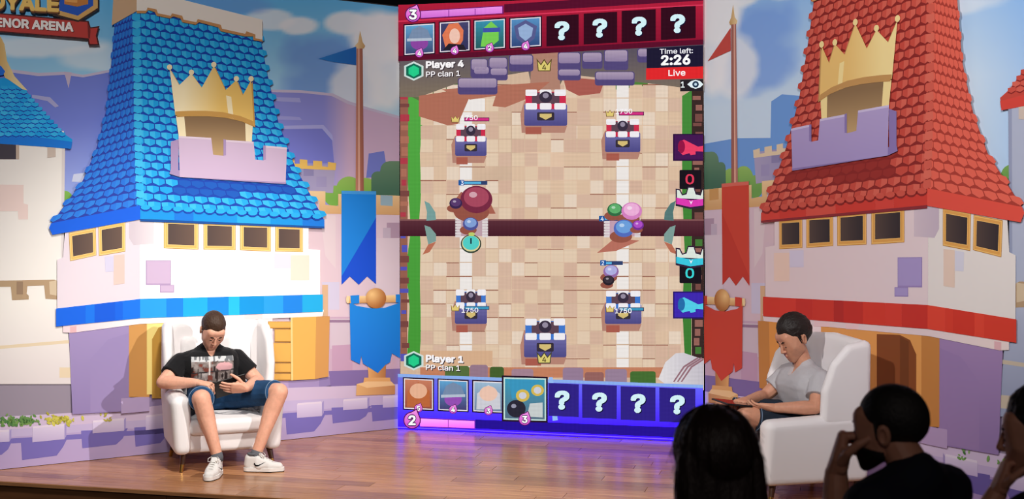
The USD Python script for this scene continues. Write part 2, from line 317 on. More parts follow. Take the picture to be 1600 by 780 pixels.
    # flag
    fl = thing_part(root, 'flagpole')
    A('pole', [([(556.5, 72), (566, 72), (568, 300), (555, 300)], ugrad(C['pole'], mix(C['pole'], (120, 60, 50), .5), 556, 567)), ([(559, 72), (561, 72), (562, 300), (559, 300)], (226, 176, 156))], fl)
    A('pole_tip', [([(562, 48), (566, 66), (570, 72), (568, 76), (555, 76), (554, 72), (559, 66)], ugrad((238, 210, 160), (200, 160, 104), 556, 568))], fl)
    A('pennant', [([(567, 80), (614, 122), (596, 118), (567, 112)] if right else [(556, 73), (497, 92), (520, 97), (556, 102)], ugrad(C['flag'], C['flagd'], 500, 556))], fl)
    hb = thing_part(root, 'hanging_banner')
    A('cloth', [([(533, 298), (587, 299), (587, 444), (573, 432), (560, 445), (546, 432), (533, 445)], C['ban0']), ([(587, 340), (587, 444), (573, 432), (560, 445), (546, 432), (533, 445), (533, 432)], C['ban1']), ([(533, 298), (587, 299), (587, 304), (533, 303)], mix(C['ban0'], (255, 255, 255), .2))], hb)
    # low terrace (painted): ground wall, ledge, bricks
    tr = thing_part(root, 'terrace')
    A('back_wall', [(rect(395, 495, 626, 590), ugrad((238, 220, 228), (198, 168, 192), 410, 520)), (rect(515, 498, 550, 545), (206, 190, 204)), (rect(512, 500, 626, 504), (150, 120, 150)), ([(518, 540), (550, 538), (550, 585), (518, 585)], (192, 156, 184))], tr)
    A('purple_step', [([(395, 598), (500, 590), (500, 606), (395, 614)], mix(C['base'], (200, 170, 210), .5)), ([(450, 592), (497, 588), (499, 606), (450, 611)], C['base']), ([(498, 590), (516, 589), (517, 602), (498, 606)], C['base2']), ([(513, 580), (626, 576), (626, 602), (516, 606)], (128, 108, 166)), ([(-62, 593), (110, 585), (110, 656), (-62, 668)], C['tgrey'])], tr, each=1)
    A('ledge_top', [([(-62, 655), (110, 645), (200, 640), (450, 606), (626, 600), (626, 628), (450, 634), (255, 662), (-62, 676)], C['ledge'])], tr)
    A('ledge_front', [([(-62, 676), (255, 654), (450, 626), (626, 618), (626, 634), (450, 644), (255, 672), (-62, 692)], C['brick'])], tr)
    A('lower_wall', [([(-62, 688), (255, 666), (450, 642), (626, 632), (626, 672), (-62, 745)], C['low'])], tr)
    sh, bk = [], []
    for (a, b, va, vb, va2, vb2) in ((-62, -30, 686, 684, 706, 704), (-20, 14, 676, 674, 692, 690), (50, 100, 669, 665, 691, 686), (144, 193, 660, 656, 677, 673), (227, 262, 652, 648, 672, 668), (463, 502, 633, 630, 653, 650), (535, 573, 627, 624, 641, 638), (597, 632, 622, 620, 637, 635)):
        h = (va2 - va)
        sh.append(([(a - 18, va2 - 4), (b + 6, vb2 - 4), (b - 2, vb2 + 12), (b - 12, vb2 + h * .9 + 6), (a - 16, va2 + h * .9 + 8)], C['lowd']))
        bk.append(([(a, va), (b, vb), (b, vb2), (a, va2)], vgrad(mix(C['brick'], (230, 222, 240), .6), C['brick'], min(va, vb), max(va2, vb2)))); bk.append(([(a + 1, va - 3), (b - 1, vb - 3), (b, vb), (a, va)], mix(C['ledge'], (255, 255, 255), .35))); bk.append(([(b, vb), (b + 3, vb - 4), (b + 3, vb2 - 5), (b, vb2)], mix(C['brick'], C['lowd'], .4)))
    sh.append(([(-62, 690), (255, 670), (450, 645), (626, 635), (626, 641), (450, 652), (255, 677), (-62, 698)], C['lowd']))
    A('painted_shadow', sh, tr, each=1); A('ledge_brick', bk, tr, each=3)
    lv = []
    for cx, cy, n, sx, cA, cB in ((22, 660, 120, 34, (70, 120, 66), (126, 160, 86)), (94, 657, 60, 24, (166, 160, 50), (206, 200, 96)), (165, 654, 8, 12, (160, 150, 60), (186, 176, 90))):
        if right: cA, cB = (64, 110, 60), (130, 170, 96)
        for k in range(n):
            x, yy = cx + rg.normal() * sx * .45, cy + rg.normal() * 3.2 - rg.random() * 3; r = 1.2 + 1.9 * rg.random(); a = rg.random() * 6.28
            lv.append((affinity.rotate(Polygon(ell(x, yy, r * 1.5, r * .8, 8)), a, use_radians=True), mix(cA, cB, rg.random())))
    A('leaves', lv, tr, kind='stuff')
    # standing banner
    sb = thing_part(root, 'standing_banner')
    A('stand', [([(573, 560), (602, 560), (601, 602), (575, 602)], ugrad((226, 170, 108), (176, 118, 70), 574, 602)), ([(568, 590), (608, 590), (610, 600), (566, 600)], (222, 168, 108)), ([(556, 600), (572, 597), (610, 597), (616, 602), (616, 616), (555, 618)], ugrad((222, 174, 116), (196, 140, 90), 556, 616)), ([(556, 600), (572, 596), (610, 596), (616, 602), (572, 606)], (236, 196, 144))], sb)
    A('cloth', [([(545, 472), (556, 478), (580, 482), (600, 481), (626, 472), (626, 561), (611, 552), (608, 566), (601, 570), (589, 583), (566, 568), (563, 556), (561, 569), (547, 562)], vgrad(C['ban0'], mix(C['ban0'], C['ban1'], .25), 480, 580))], sb)
    A('crossbar', [([(541, 463), (626, 461), (626, 472), (541, 474)], vgrad((244, 214, 160), (206, 152, 96), 462, 474)), ([(546, 462), (560, 461), (560, 474), (547, 475)], C['ban0']), (rect(617, 460, 628, 473), C['ban0']), (ell(542, 468, 2.5, 6), (240, 214, 166))], sb)
    A('gold_ball', [(ell(586, 466, 16, 16), lambda u, v: mix((244, 204, 140), (176, 108, 50), 0)[None] + (np.array((170, 104, 52)) - np.array((244, 204, 140)))[None] * np.clip(np.hypot(u - 580, v - 460) / 22, 0, 1)[:, None])], sb, fine=4)
    # far-left round tower
    ft = thing_part(root, 'round_tower')
    A('tower_body', [(rect(-62, 205, 99, 452), ugrad(mix(C['tw'], C['tws'], .2), C['tw'], -20, 90)), ([(96, 215), (101, 215), (98, 440), (94, 440)], C['tws']), ([(-62, 452), (100, 452), (112, 600), (-62, 600)], vgrad(C['tw'], C['tws'], 470, 590)), ([(-62, 545), (110, 531), (110, 536), (-62, 550)], mix(C['tw'], (214, 186, 140), .6)), (rect(92, 574, 110, 590), mix(C['tw'], (214, 186, 140), .6)), ([(-62, 288), (36, 289), (36, 318), (43, 320), (43, 343), (28, 343), (27, 330), (-62, 331)], mix(C['tw'], (226, 176, 170), .4))], ft)
    A('crenellation', [([(-62, 439), (40, 438), (40, 458), (44, 462), (44, 468), (18, 469), (16, 448), (-62, 449)], (176, 150, 118)), ([(34, 438), (84, 437), (90, 440), (90, 468), (70, 467), (68, 446), (42, 447), (40, 466), (34, 466)], (180, 152, 120)), ([(76, 440), (88, 438), (88, 462), (77, 460)], (210, 190, 160)), (rect(25, 440, 35, 460), (150, 124, 100))], ft)
    A('window', [([(-20, 222), (26, 223), (26, 249), (-20, 249)], (66, 60, 72)), (rect(24, 222, 29, 249), (196, 176, 160)), ([(73, 224), (86, 226), (86, 245), (73, 247)], (206, 190, 178))], ft, each=2)
    R0 = pline([(24, 118), (42, 145), (70, 180), (100, 210), (112, 217), (112, 232)])
    A('roof', [([(-62, 128), (8, 122), (26, 128), (42, 145), (70, 180), (100, 210), (112, 218), (110, 231), (60, 227), (-62, 216)], vgrad(C['t_lit'], C['t_lit'], 0, 1)), ([(-62, 206), (40, 212), (112, 222), (110, 233), (60, 229), (-62, 221)], C['fas2'])], ft)
    tl = []
    for k in range(12):
        v0 = 134 + k * 6.6
        for x in np.arange(-60 + (k % 2) * 6, float(R0(v0)) - 4, 12):
            tl.append(([(x, v0), (x + 11, v0 + 1), (x + 11, v0 + 5), (x + 6, v0 + 7), (x, v0 + 4.5)], mix(C['t_hi'], C['t_lit'], .3 + .7 * rg.random()))); tl.append(([(x, v0 + 4.5), (x + 6, v0 + 7), (x + 11, v0 + 5), (x + 11, v0 + 6.5), (x + 6, v0 + 8.5), (x, v0 + 6)], C['t_dk']))
    A('roof_tiles', tl, ft, kind='stuff')
    A('gold_trim', [([(-62, 40), (0, 58), (6, 70), (10, 96), (22, 120), (42, 142), (34, 140), (14, 126), (7, 122), (0, 106), (-62, 110)], ugrad((214, 166, 90), (246, 224, 170), -10, 24)), ([(-20, 108), (0, 103), (7, 112), (4, 118), (-20, 122)], C['t_sh'])], ft)
    # the keep: base, walls, windows, band
    kp = thing_part(root, 'castle_keep')
    A('base_side', [([(106, 508), (202, 498), (202, 642), (112, 647)], vgrad(C['base'], mix(C['base'], C['base2'], .8), 520, 640)), ([(140, 560), (168, 530), (200, 520), (200, 640), (140, 644)], mix(C['base'], C['base2'], .35)), ([(188, 622), (232, 619), (232, 642), (188, 646)], mix(C['base'], (210, 190, 220), .4))], kp)
    A('base_front', [(rect(200, 490, 232, 620), C['gold2']), (rect(228, 490, 400, 616), C['arch']), ([(236, 622), (236, 530), (246, 512), (262, 506), (300, 506), (300, 622)], C['door']), ([(228, 500), (262, 500), (246, 508), (236, 524), (232, 560), (229, 600)], C['arch']), ([(248, 514), (262, 508), (262, 620), (248, 620)], mix(C['door'], (0, 0, 0), .14)), (rect(396, 492, 424, 590), (244, 228, 232))], kp)
    A('gold_brick', [(rect(a, b, c, d), q) for a, b, c, d in ((417, 502, 455, 513), (427, 514, 453, 534), (417, 535, 453, 566), (427, 567, 453, 582), (417, 583, 453, 594)) for a, b, c, d, q in ((a, b, c, d, mix(C['gold'], (120, 70, 20), .35)), (a + 1, b + 1, c - 1, d - 1.6, C['gold']))], kp, each=2)
    A('gold_pillar', [([(452, 496), (492, 494), (490, 592), (453, 594)], C['gold']), ([(492, 494), (513, 494), (511, 588), (490, 592)], C['gold2']), ([(452, 496), (455, 496), (456, 594), (453, 594)], mix(C['gold'], (255, 240, 190), .5))], kp)
    A('cornice', [([(97, 508), (217, 494), (504, 484), (502, 494), (217, 506), (110, 520), (97, 519)], ugrad(mix(C['walls'], (255, 200, 200), .25), C['wall'], 120, 230)), ([(108, 510), (118, 509), (118, 519), (108, 520)], (226, 180, 186)), (rect(330, 491, 352, 501), mix(C['wall'], (240, 200, 205), .6)), (rect(380, 489, 408, 499), mix(C['wall'], (240, 200, 205), .6))], kp)
    A('wall_side', [([(100, 362), (217, 342), (217, 470), (88, 486), (88, 406), (97, 402)], C['walls'])], kp)
    A('wall_front', [([(217, 340), (480, 350), (480, 389), (498, 391), (498, 463), (217, 470)], C['wall']), ([(200, 344), (226, 343), (239, 344), (239, 381), (207, 383), (200, 372)], ugrad(C['notch'], mix(C['notch'], C['wall'], .45), 205, 240)), ([(217, 383), (239, 381), (239, 384), (217, 386)], C['wall'])], kp)
    A('wall_stone', [(rect(226, 407, 265, 445), mix(C['bal'], (120, 90, 150), .3)), (rect(227.5, 408, 264, 443), C['bal']), (rect(248, 445, 270, 457), mix(C['bal'], (120, 90, 150), .3)), (rect(249, 446, 269, 455.5), C['bal']),
        ([(162, 401), (176, 399), (176, 424), (163, 425)], mix(C['walls'], (180, 190, 240), .35)), ([(176, 399), (193, 397), (193, 443), (176, 445)], mix(C['walls'], (226, 186, 160), .55)), (rect(426, 396, 452, 419), mix(C['wall'], (206, 206, 240), .6)), (rect(452, 399, 481, 438), mix(C['wall'], (244, 206, 176), .55))], kp, each=1)
    wins = [[(254, 343), (308, 345), (308, 390), (254, 388)], [(316, 346), (366, 348), (366, 391), (316, 390)], [(373, 349), (421, 350), (421, 393), (373, 391)], [(428, 352), (471, 353), (471, 394), (428, 393)], [(106, 364), (148, 356), (149, 399), (108, 408)], [(152, 354), (194, 346), (194, 393), (153, 400)]]
    k0 = pr.k
    for q in wins:
        q = np.array(q, float); c = q.mean(0); pr.k = k0
        f = A('window', [(q, mix(C['win'], (140, 90, 30), .35)), (c + (q - c) * .965, C['win1']), (c + (q - c) * .90, C['win']), (c + (q - c) * np.array([.80, .76]), C['win1'])], kp)
        pr.k = k0 + 3
        A('window_opening', [(c + (q - c) * np.array([.76, .72]), ugrad(C['dark'], mix(C['dark'], (150, 116, 90), .35), c[0] - 18, c[0] + 20))], kp)
    tb = []
    xs = [217, 258, 284, 322, 355, 372, 410, 440, 470, 502]
    for i in range(len(xs) - 1):
        v = [467 - (x - 217) * 7 / 285 for x in xs[i:i + 2]]; w2 = [497 - (x - 217) * 10 / 285 for x in xs[i:i + 2]]
        tb.append(([(xs[i], v[0]), (xs[i + 1], v[1]), (xs[i + 1], w2[1]), (xs[i], w2[0])], C['band'][(i * 5 + 1) % 6]))
    xs = [86, 132, 146, 178, 190, 217]
    for i in range(5):
        v = [482 - (x - 86) * 15 / 131 for x in xs[i:i + 2]]; w2 = [510 - (x - 86) * 13 / 131 for x in xs[i:i + 2]]
        tb.append(([(xs[i], v[0]), (xs[i + 1], v[1]), (xs[i + 1], w2[1]), (xs[i], w2[0])], C['bands'][i % 3]))
    A('band_stone', tb, kp, each=1)
    # the keep's roof
    rf = thing_part(root, 'castle_roof')
    AR = pline([(209, -30), (210, 20), (212, 110), (213, 200), (215, 270), (218, 330)]); RR = pline([(392, -30), (405, 62), (414, 110), (432, 190), (458, 260), (480, 300), (504, 343)]); LL = pline([(176, -30), (178, 30), (172, 100), (165, 170), (150, 230), (128, 282), (78, 350)])
    front = [(float(AR(v)), v) for v in np.linspace(14, 330, 14)] + [(504, 345)] + [(float(RR(v)), v) for v in np.linspace(340, 58, 20)]
    side = [(float(AR(v)), v) for v in np.linspace(14, 326, 14)] + [(78, 352)] + [(float(LL(v)), v) for v in np.linspace(348, 38, 20)]
    A('roof_face', [(front, C['t_dk']), (side, C['t_shd'])], rf)
    tl = []
    NRW, NC = 26, 13
    def fp(a, b):                                                     # across, down the front face
        va, vr = 8 + b * 320, 46 + b * 296; va += 0
        pa, pq = (float(AR(va)), va), (float(RR(vr)), vr); p = lerp2(pa, pq, a); return np.array(p)
    def sp(a, b):
        va, vr = 8 + b * 316, 20 + b * 330
        return np.array(lerp2((float(AR(va)), va), (float(LL(vr)), vr), a))
    for f, n, hi, lo, dk in ((fp, NC, C['t_hi'], C['t_lit'], C['t_dk']), (sp, 7, mix(C['t_sh'], C['t_hi'], .3 if not right else .1), C['t_sh'], C['t_shd'])):
        for k in range(NRW):
            b0, b1 = k / NRW, (k + 1) / NRW; off = .5 * (k % 2)
            for i in range(-1, n):
                a0, a1 = (i + off) / n, (i + off + 1) / n
                a0, a1 = max(a0, 0), min(a1, 1 + .3 / n * (k % 2) + .1 / n)
                if a1 - a0 < .15 / n: continue
                w = a1 - a0; d = (b1 - b0); q = (rg.random() - .5) * .25
                P = [f(a0 + w * .04, b0 - d * .06), f(a0 + w * .5, b0 - d * .16), f(a0 + w * .96, b0 - d * .06), f(a0 + w * .96, b0 + d * .46), f(a0 + w * .5, b0 + d * .80), f(a0 + w * .04, b0 + d * .46)]
                cc = mix(lo, hi, np.clip(.15 + q, 0, 1)); deep = (f is fp and 250 < P[0][1] < 300 and 262 < P[0][0] < 440)
                if deep: cc = mix(dk, lo, .25)
                tl.append((np.array(P), cc))
                if not deep: tl.append((np.array([P[0], P[1], lerp2(P[1], P[4], .95), lerp2(P[0], P[5], .95)]), mix(cc, hi, .55)))
    A('roof_tiles', tl, rf, kind='stuff')
    A('ridge_tile', [([(float(AR(v)) - 5, v), (float(AR(v)) + 6, v + 1), (float(AR(v)) + 7, v + 9), (float(AR(v)) + 1, v + 12), (float(AR(v)) - 6, v + 9)], mix(C['t_lit'], C['t_hi'], .5 + .3 * (k % 2))) for k, v in enumerate(np.arange(22, 318, 12))], rf, each=1)
    fs = []
    xs = [217, 270, 300, 368, 420, 470, 504]
    for i in range(6):
        t = [(x - 217) / 287 for x in xs[i:i + 2]]
        fs.append(([(xs[i], 327 + 16 * t[0]), (xs[i + 1], 327 + 16 * t[1]), (xs[i + 1], 343 + 12 * t[1]), (xs[i], 343 + 12 * t[0])], [C['fas'], C['fas2']][i % 2] if i != 3 else mix(C['fas'], C['t_hi'], .4)))
    fs.append(([(78, 349), (217, 321), (217, 343), (80, 367), (75, 356)], C['fas_s'])); fs.append(([(217, 342), (504, 354), (504, 357), (217, 346)], mix(C['fas2'], (0, 0, 40), .35)))
    for i in range(17):
        x = 219 + i * 16.7; v = 326 + (x - 217) * 15 / 287; fs.append((ell(x + 6, v, 7.6, 4.6, 10), C['t_dk'])); fs.append((ell(x + 6, v - 2, 7.4, 4, 10), mix(C['t_lit'], C['t_hi'], .3)))
    A('fascia', fs, rf)
    A('roof_cap', [([(172, 41), (175, -8), (212, -17), (212, 18)], C['capt']), ([(211, 18), (211, -17), (407, 32), (407, 63), (396, 61), (396, 55), (382, 50), (380, 54), (344, 46), (342, 40), (306, 31), (304, 36), (284, 32), (282, 26), (266, 22), (264, 26), (244, 22), (242, 16), (228, 13), (226, 18)], C['capw']), ([(211, 18), (226, 18), (228, 13), (242, 16), (244, 22), (264, 26), (266, 22), (282, 26), (284, 32), (304, 36), (306, 31), (342, 40), (344, 46), (380, 54), (382, 50), (396, 55), (396, 61), (407, 63), (407, 66), (393, 64), (392, 58), (380, 58), (342, 50), (338, 44), (308, 36), (303, 40), (282, 36), (279, 30), (268, 27), (263, 30), (242, 26), (239, 20), (229, 17), (225, 22), (211, 22)], (206, 150, 96))], rf)
    # balcony and gold crown gable
    bc = thing_part(root, 'balcony')
    A('recess', [([(276, 180), (392, 186), (388, 250), (282, 244)], vgrad((140, 112, 80), (190, 158, 112), 190, 240)), ([(272, 182), (285, 182), (288, 214), (277, 218)], C['crown1']), ([(380, 192), (392, 194), (390, 228), (381, 226)], C['crown1'])], bc)
    A('parapet', [([(262, 272), (278, 277), (443, 288), (444, 284), (264, 265)], C['bald']), ([(264, 268), (276, 272), (276, 218), (264, 222)], C['bald']), ([(276, 213), (327, 216), (330, 242), (346, 244), (348, 219), (393, 222), (396, 250), (408, 251), (411, 228), (445, 231), (443, 285), (278, 277)], vgrad(mix(C['bal'], (255, 240, 250), .12), C['bal'], 215, 280)), ([(276, 213), (327, 216), (327, 219), (276, 216)], C['balt']), ([(348, 219), (393, 222), (393, 225), (348, 222)], C['balt']), ([(411, 228), (445, 231), (445, 234), (411, 231)], C['balt']), ([(346, 218), (350, 219), (350, 243), (346, 244)], C['bald']), ([(408, 228), (412, 228), (412, 250), (408, 251)], C['bald'])], bc)
    cw = [(262, 108), (277, 134), (296, 116), (312, 138), (331, 104), (349, 142), (366, 126), (376, 150), (389, 126), (393, 197), (372, 188), (345, 182), (318, 180), (290, 180), (271, 181)]
    A('gold_crown', [(np.array(cw) + np.array([2.5, 2.5]), C['crownd']), (cw, ugrad(C['crown1'], C['crown'], 285, 345)), ([(350, 150), (358, 152), (362, 186), (354, 184)], C['crown1']), ([(271, 175), (290, 174), (318, 174), (345, 176), (372, 182), (392, 190), (393, 197), (372, 188), (345, 182), (318, 180), (290, 180), (271, 181)], C['crownd'])] + [(ell(x, v, 4.2, 4.4, 12), C['crown1']) for x, v in ((262, 106), (296, 114), (331, 102), (366, 124), (389, 124))], bc)
    return pr
def thing_part(root, name):
    return UsdGeom.Xform.Define(stage, pth(root, name)).GetPrim()
def panel_back(P0, D, NN, length, h, root):
    c = P0 + D * length / 2 - NN * .034; T = np.eye(4); T[:3, 0] = D; T[:3, 1] = np.cross((0, 0, 1), D); T[:3, 2] = (0, 0, 1); T[:3, 3] = c + np.array([0, 0, h / 2])
    obj('backing_board', tf(box(length, .06, h, r=.004), T), m_frame, root)
bd = thing('printed_panel', 'left printed stage panel with the blue-roofed castle keep and the event emblem', 'stage panel', group='printed stage panels')
panel_back(PL0, DL, NL, 3.44, 3.62, bd)
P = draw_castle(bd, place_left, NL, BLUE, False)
# event emblem at the top left corner
lg = thing_part(bd, 'emblem')
P.add('ribbon', [([(-62, 20), (0, 22), (136, 34), (139, 44), (153, 42), (149, 56), (153, 72), (136, 72), (134, 63), (0, 52), (-62, 50)], (80, 30, 32)), ([(-62, 22), (0, 24), (134, 36), (137, 46), (150, 45), (147, 57), (150, 70), (138, 70), (136, 61), (0, 50), (-62, 48)], (196, 66, 60)), ([(134, 36), (139, 48), (138, 62), (135, 60)], (130, 40, 40))], lg)
P.add('shield', [([(80, -40), (152, -40), (152, 16), (120, 36), (80, 26)], (62, 44, 40)), ([(82, -40), (150, -40), (150, 14), (120, 33), (82, 23)], (222, 176, 104)), ([(90, -40), (143, -40), (143, 10), (119, 26), (90, 18)], (38, 92, 196)), ([(97, -40), (136, -40), (135, 8), (118, 12), (98, 8)], (206, 132, 62)), ([(99, -40), (120, -40), (118, 6), (99, 4)], (236, 170, 92))], lg)
for du, dv, c in ((1.5, 4, (70, 44, 34)), (0, 2, (146, 96, 50)), (0, 0, (248, 206, 112))):
    P.add('emblem_lettering', [(text('OYALE', 35 + du, 16 + dv, 22, slope=.05, stretch=1.1, grow=1.1), c)], lg)
for du, c in ((1.2, (90, 30, 34)), (0, (250, 244, 240))):
    P.add('ribbon_lettering', [(text('TELENOR ARENA', 34 + du, 45 + du * .6, 12.6, slope=.065, stretch=1.1, grow=.55), c)], lg)
bdr = thing('printed_panel', 'right printed stage panel with the red-roofed castle keep', 'stage panel', group='printed stage panels')
panel_back(PR0, DR, NR, 3.44, 3.72, bdr)
draw_castle(bdr, place_right, NR, RED, True)
# ------------------------------------------------------------------ the LED screen: a strategy game seen from above
m_led = col_mat('led_picture', emit=1.0)
SP0, SD = np.array([-.965, 10.42, 0]), np.array([2.509, -.64, 0]); SW = np.linalg.norm(SD); SD = SD / SW; SN = np.array([SD[1], -SD[0], 0])
def place_screen(u, v): return ray(u, v, SP0, SN)
ls = thing('led_screen', 'tall LED screen showing a top-down game arena between two score bars', 'screen')
T = np.eye(4); T[:3, 0] = SD; T[:3, 1] = np.cross((0, 0, 1), SD); T[:3, 2] = (0, 0, 1); T[:3, 3] = SP0 + SD * SW / 2 - SN * .053 + np.array([0, 0, 1.815])
obj('cabinet', tf(box(SW - .14, .10, 3.63, r=.004), T), m_black, ls)
PS = Print(ls, place_screen, SN, m_led, step=.00025); A = PS.add
PS.top = 520; PS.clip = Polygon([(625, 9), (1099.5, -8.5), (1100, 689.5), (625.5, 669)])
K = PS.clip
TOP = lambda u: 97 - (u - 624) * .055      # lower edge of the upper bar
BOT = lambda u: 583 + (u - 624) * .036     # upper edge of the lower bar
rg = np.random.default_rng(11)
fld = thing_part(ls, 'arena_picture')
def sand(u, v):
    n = meshkit.fbm(np.stack([u / 40, v / 40, u * 0], -1), 3, 2)[:, None]
    return np.array((216, 186, 160)) + (n - .5) * np.array((34, 30, 26))
A('ground', [(rect(620, 70, 1105, 610), sand)], fld, fine=12)
A('grass_strip', [([(637, 140), (662, 120), (660, 190), (656, 240), (658, 300), (655, 345), (657, 380), (656, 440), (658, 520), (655, 565), (636, 560), (640, 480), (634, 420), (642, 360), (638, 300), (634, 220)], vgrad((84, 170, 70), (70, 152, 56), 140, 560)), ([(1066, 150), (1082, 140), (1080, 560), (1070, 560), (1066, 480), (1070, 400), (1066, 300)], vgrad((70, 140, 60), (62, 124, 52), 140, 560)), ([(640, 120), (700, 100), (716, 118), (715, 146), (660, 160), (640, 150)], (96, 112, 74)), ([(955, 122), (1012, 116), (1012, 134), (945, 142)], (82, 130, 60))], fld, each=1)
A('earth_track', [([(624, 140), (638, 150), (636, 560), (624, 560)], (150, 96, 80)), (rect(1081, 128, 1101, 560), (58, 42, 40))] + [(rect(625 + rg.random() * 3, y, 634 + rg.random() * 6, y + 5 + rg.random() * 9), ((120, 70, 66), (172, 110, 90), (176, 60, 74) if y < 345 else (86, 84, 180))[rg.integers(3)]) for y in np.arange(145, 556, 17)] + [(rect(1082 + rg.random() * 6, y, 1092 + rg.random() * 7, y + 4 + rg.random() * 9), ((150, 100, 90), (120, 76, 70), (70, 120, 56))[rg.integers(3)]) for y in np.arange(150, 556, 14)], fld, kind='stuff')
# paving: each slab its own patch, joints left between
pv, tint = [], [(226, 202, 176), (220, 190, 162), (230, 210, 190), (214, 182, 160), (224, 198, 170), (212, 178, 156)]
for j in range(21):
    y0 = 132 + j * 21.4
    for i in range(20):
        x0 = 657 + i * 20.4
        if 340 < y0 + 10 < 371 or rg.random() < .06: continue
        w = 20.4 * (2 if rg.random() < .12 else 1)
        c = np.array(tint[rg.integers(6)], float)
        if abs(x0 + 10 - 738) < 10.2 or abs(x0 + 10 - 973) < 10.2: c = np.array((238, 232, 228.))
        pv.append((rect(x0 + .6, y0 + .7, min(x0 + w - .7, 1064), y0 + 20.6), c))
A('paving_slab', pv, fld, kind='stuff')
A('painted_joint', [(rect(657 + i * 20.4, y, 657 + i * 20.4 + 20 * k, y + 1.3), (150, 96, 80)) for i, y, k in [(int(rg.integers(19)), 132 + 21.4 * int(rg.integers(21)), 1 + int(rg.integers(2))) for _ in range(90)] if not 335 < y < 372], fld, kind='stuff')
A('upper_ground', [([(620, 90), (1104, 64), (1104, 142), (1010, 130), (884, 116), (872, 140), (832, 140), (826, 112), (716, 130), (655, 152), (620, 152)], vgrad((92, 84, 96), (124, 110, 96), 80, 140)), ([(832, 80), (872, 78), (876, 140), (828, 142)], (176, 130, 112))], fld)
A('dark_soil', [([(655, 150), (720, 140), (735, 150), (716, 194), (700, 196), (655, 182)], (176, 110, 90)), ([(690, 140), (860, 128), (830, 152), (790, 168), (770, 166), (775, 150), (735, 156)], (178, 112, 92)), ([(880, 120), (945, 126), (938, 146), (905, 150), (885, 140)], (170, 92, 82)), (rect(657, 548, 770, 572), (214, 174, 140)), (rect(657, 574, 1040, 590), (196, 128, 96))], fld, each=1)
A('river', [(rect(620, 344, 1101, 369), vgrad((92, 48, 58), (70, 30, 42), 344, 369)), (rect(620, 342.5, 1101, 345), (130, 84, 84))], fld)
A('bridge', [(rect(714, 344, 762, 369), (190, 160, 170)), (rect(946, 344, 1000, 369), (196, 160, 178))] + [(rect(x, 341 + k * 4.4, x + 9, 344.6 + k * 4.4), (222, 214, 214)) for x in (712, 754, 944, 992) for k in range(7)], fld, kind='stuff')
A('tusk', [s for f in (1, -1) for cx in (664 if f > 0 else 1056,) for s in (([(cx + f * 0, 314), (cx + f * 8, 318), (cx + f * 17, 332), (cx + f * 18, 344), (cx + f * 3, 345), (cx + f * 4, 332)], ugrad((120, 160, 156), (84, 120, 118), 660, 1060)), ([(cx + f * 0, 352), (cx + f * 9, 355), (cx + f * 18, 366), (cx + f * 18, 377), (cx + f * 6, 382), (cx + f * 3, 368)], (126, 158, 152)), ([(cx + f * 6, 382), (cx + f * 18, 378), (cx + f * 8, 394), (cx - f * 3, 398)], (186, 110, 86)))], fld, each=1)
st = []
for x, y, w, h in ((736, 92, 27, 30), (764, 90, 30, 28), (796, 86, 38, 26), (716, 122, 62, 26), (740, 104, 26, 20), (766, 106, 28, 20), (872, 82, 36, 30), (910, 82, 32, 26), (944, 78, 38, 32), (872, 108, 36, 18), (930, 112, 62, 22), (996, 76, 18, 22)):
    st.append((rrect(x, y, x + w, y + h, 4), (84, 72, 122))); st.append((rrect(x + 1.5, y + 1, x + w - 1.5, y + h * .58, 3.5), vgrad((178, 160, 182), (142, 124, 160), y, y + h * .6)))
A('stone_block', st, fld, each=2)
A('low_stone', [(rrect(x, BOT(x) - h, x + w, BOT(x) + 8, 4), c) for x, w, h, c in ((735, 28, 17, (150, 120, 138)), (800, 34, 13, (164, 130, 146)), (880, 32, 18, (150, 124, 150)), (914, 30, 12, (150, 100, 96)), (946, 34, 18, (152, 128, 152)), (696, 38, 14, (86, 110, 60)), (985, 40, 16, (70, 110, 52)), (766, 22, 15, (70, 96, 48)))], fld, each=1)
A('rolled_cloth', [([(1029, 592), (1040, 566), (1056, 552), (1068, 551), (1101, 562), (1101, 602), (1040, 600)], ugrad((226, 222, 224), (196, 190, 200), 1030, 1100))] + [([(1052 + k, 596), (1068 + k, 572), (1090 + k, 558), (1092 + k, 560), (1070 + k, 574), (1054 + k, 597)], (150, 110, 120)) for k in (0, 6, 12)], fld)
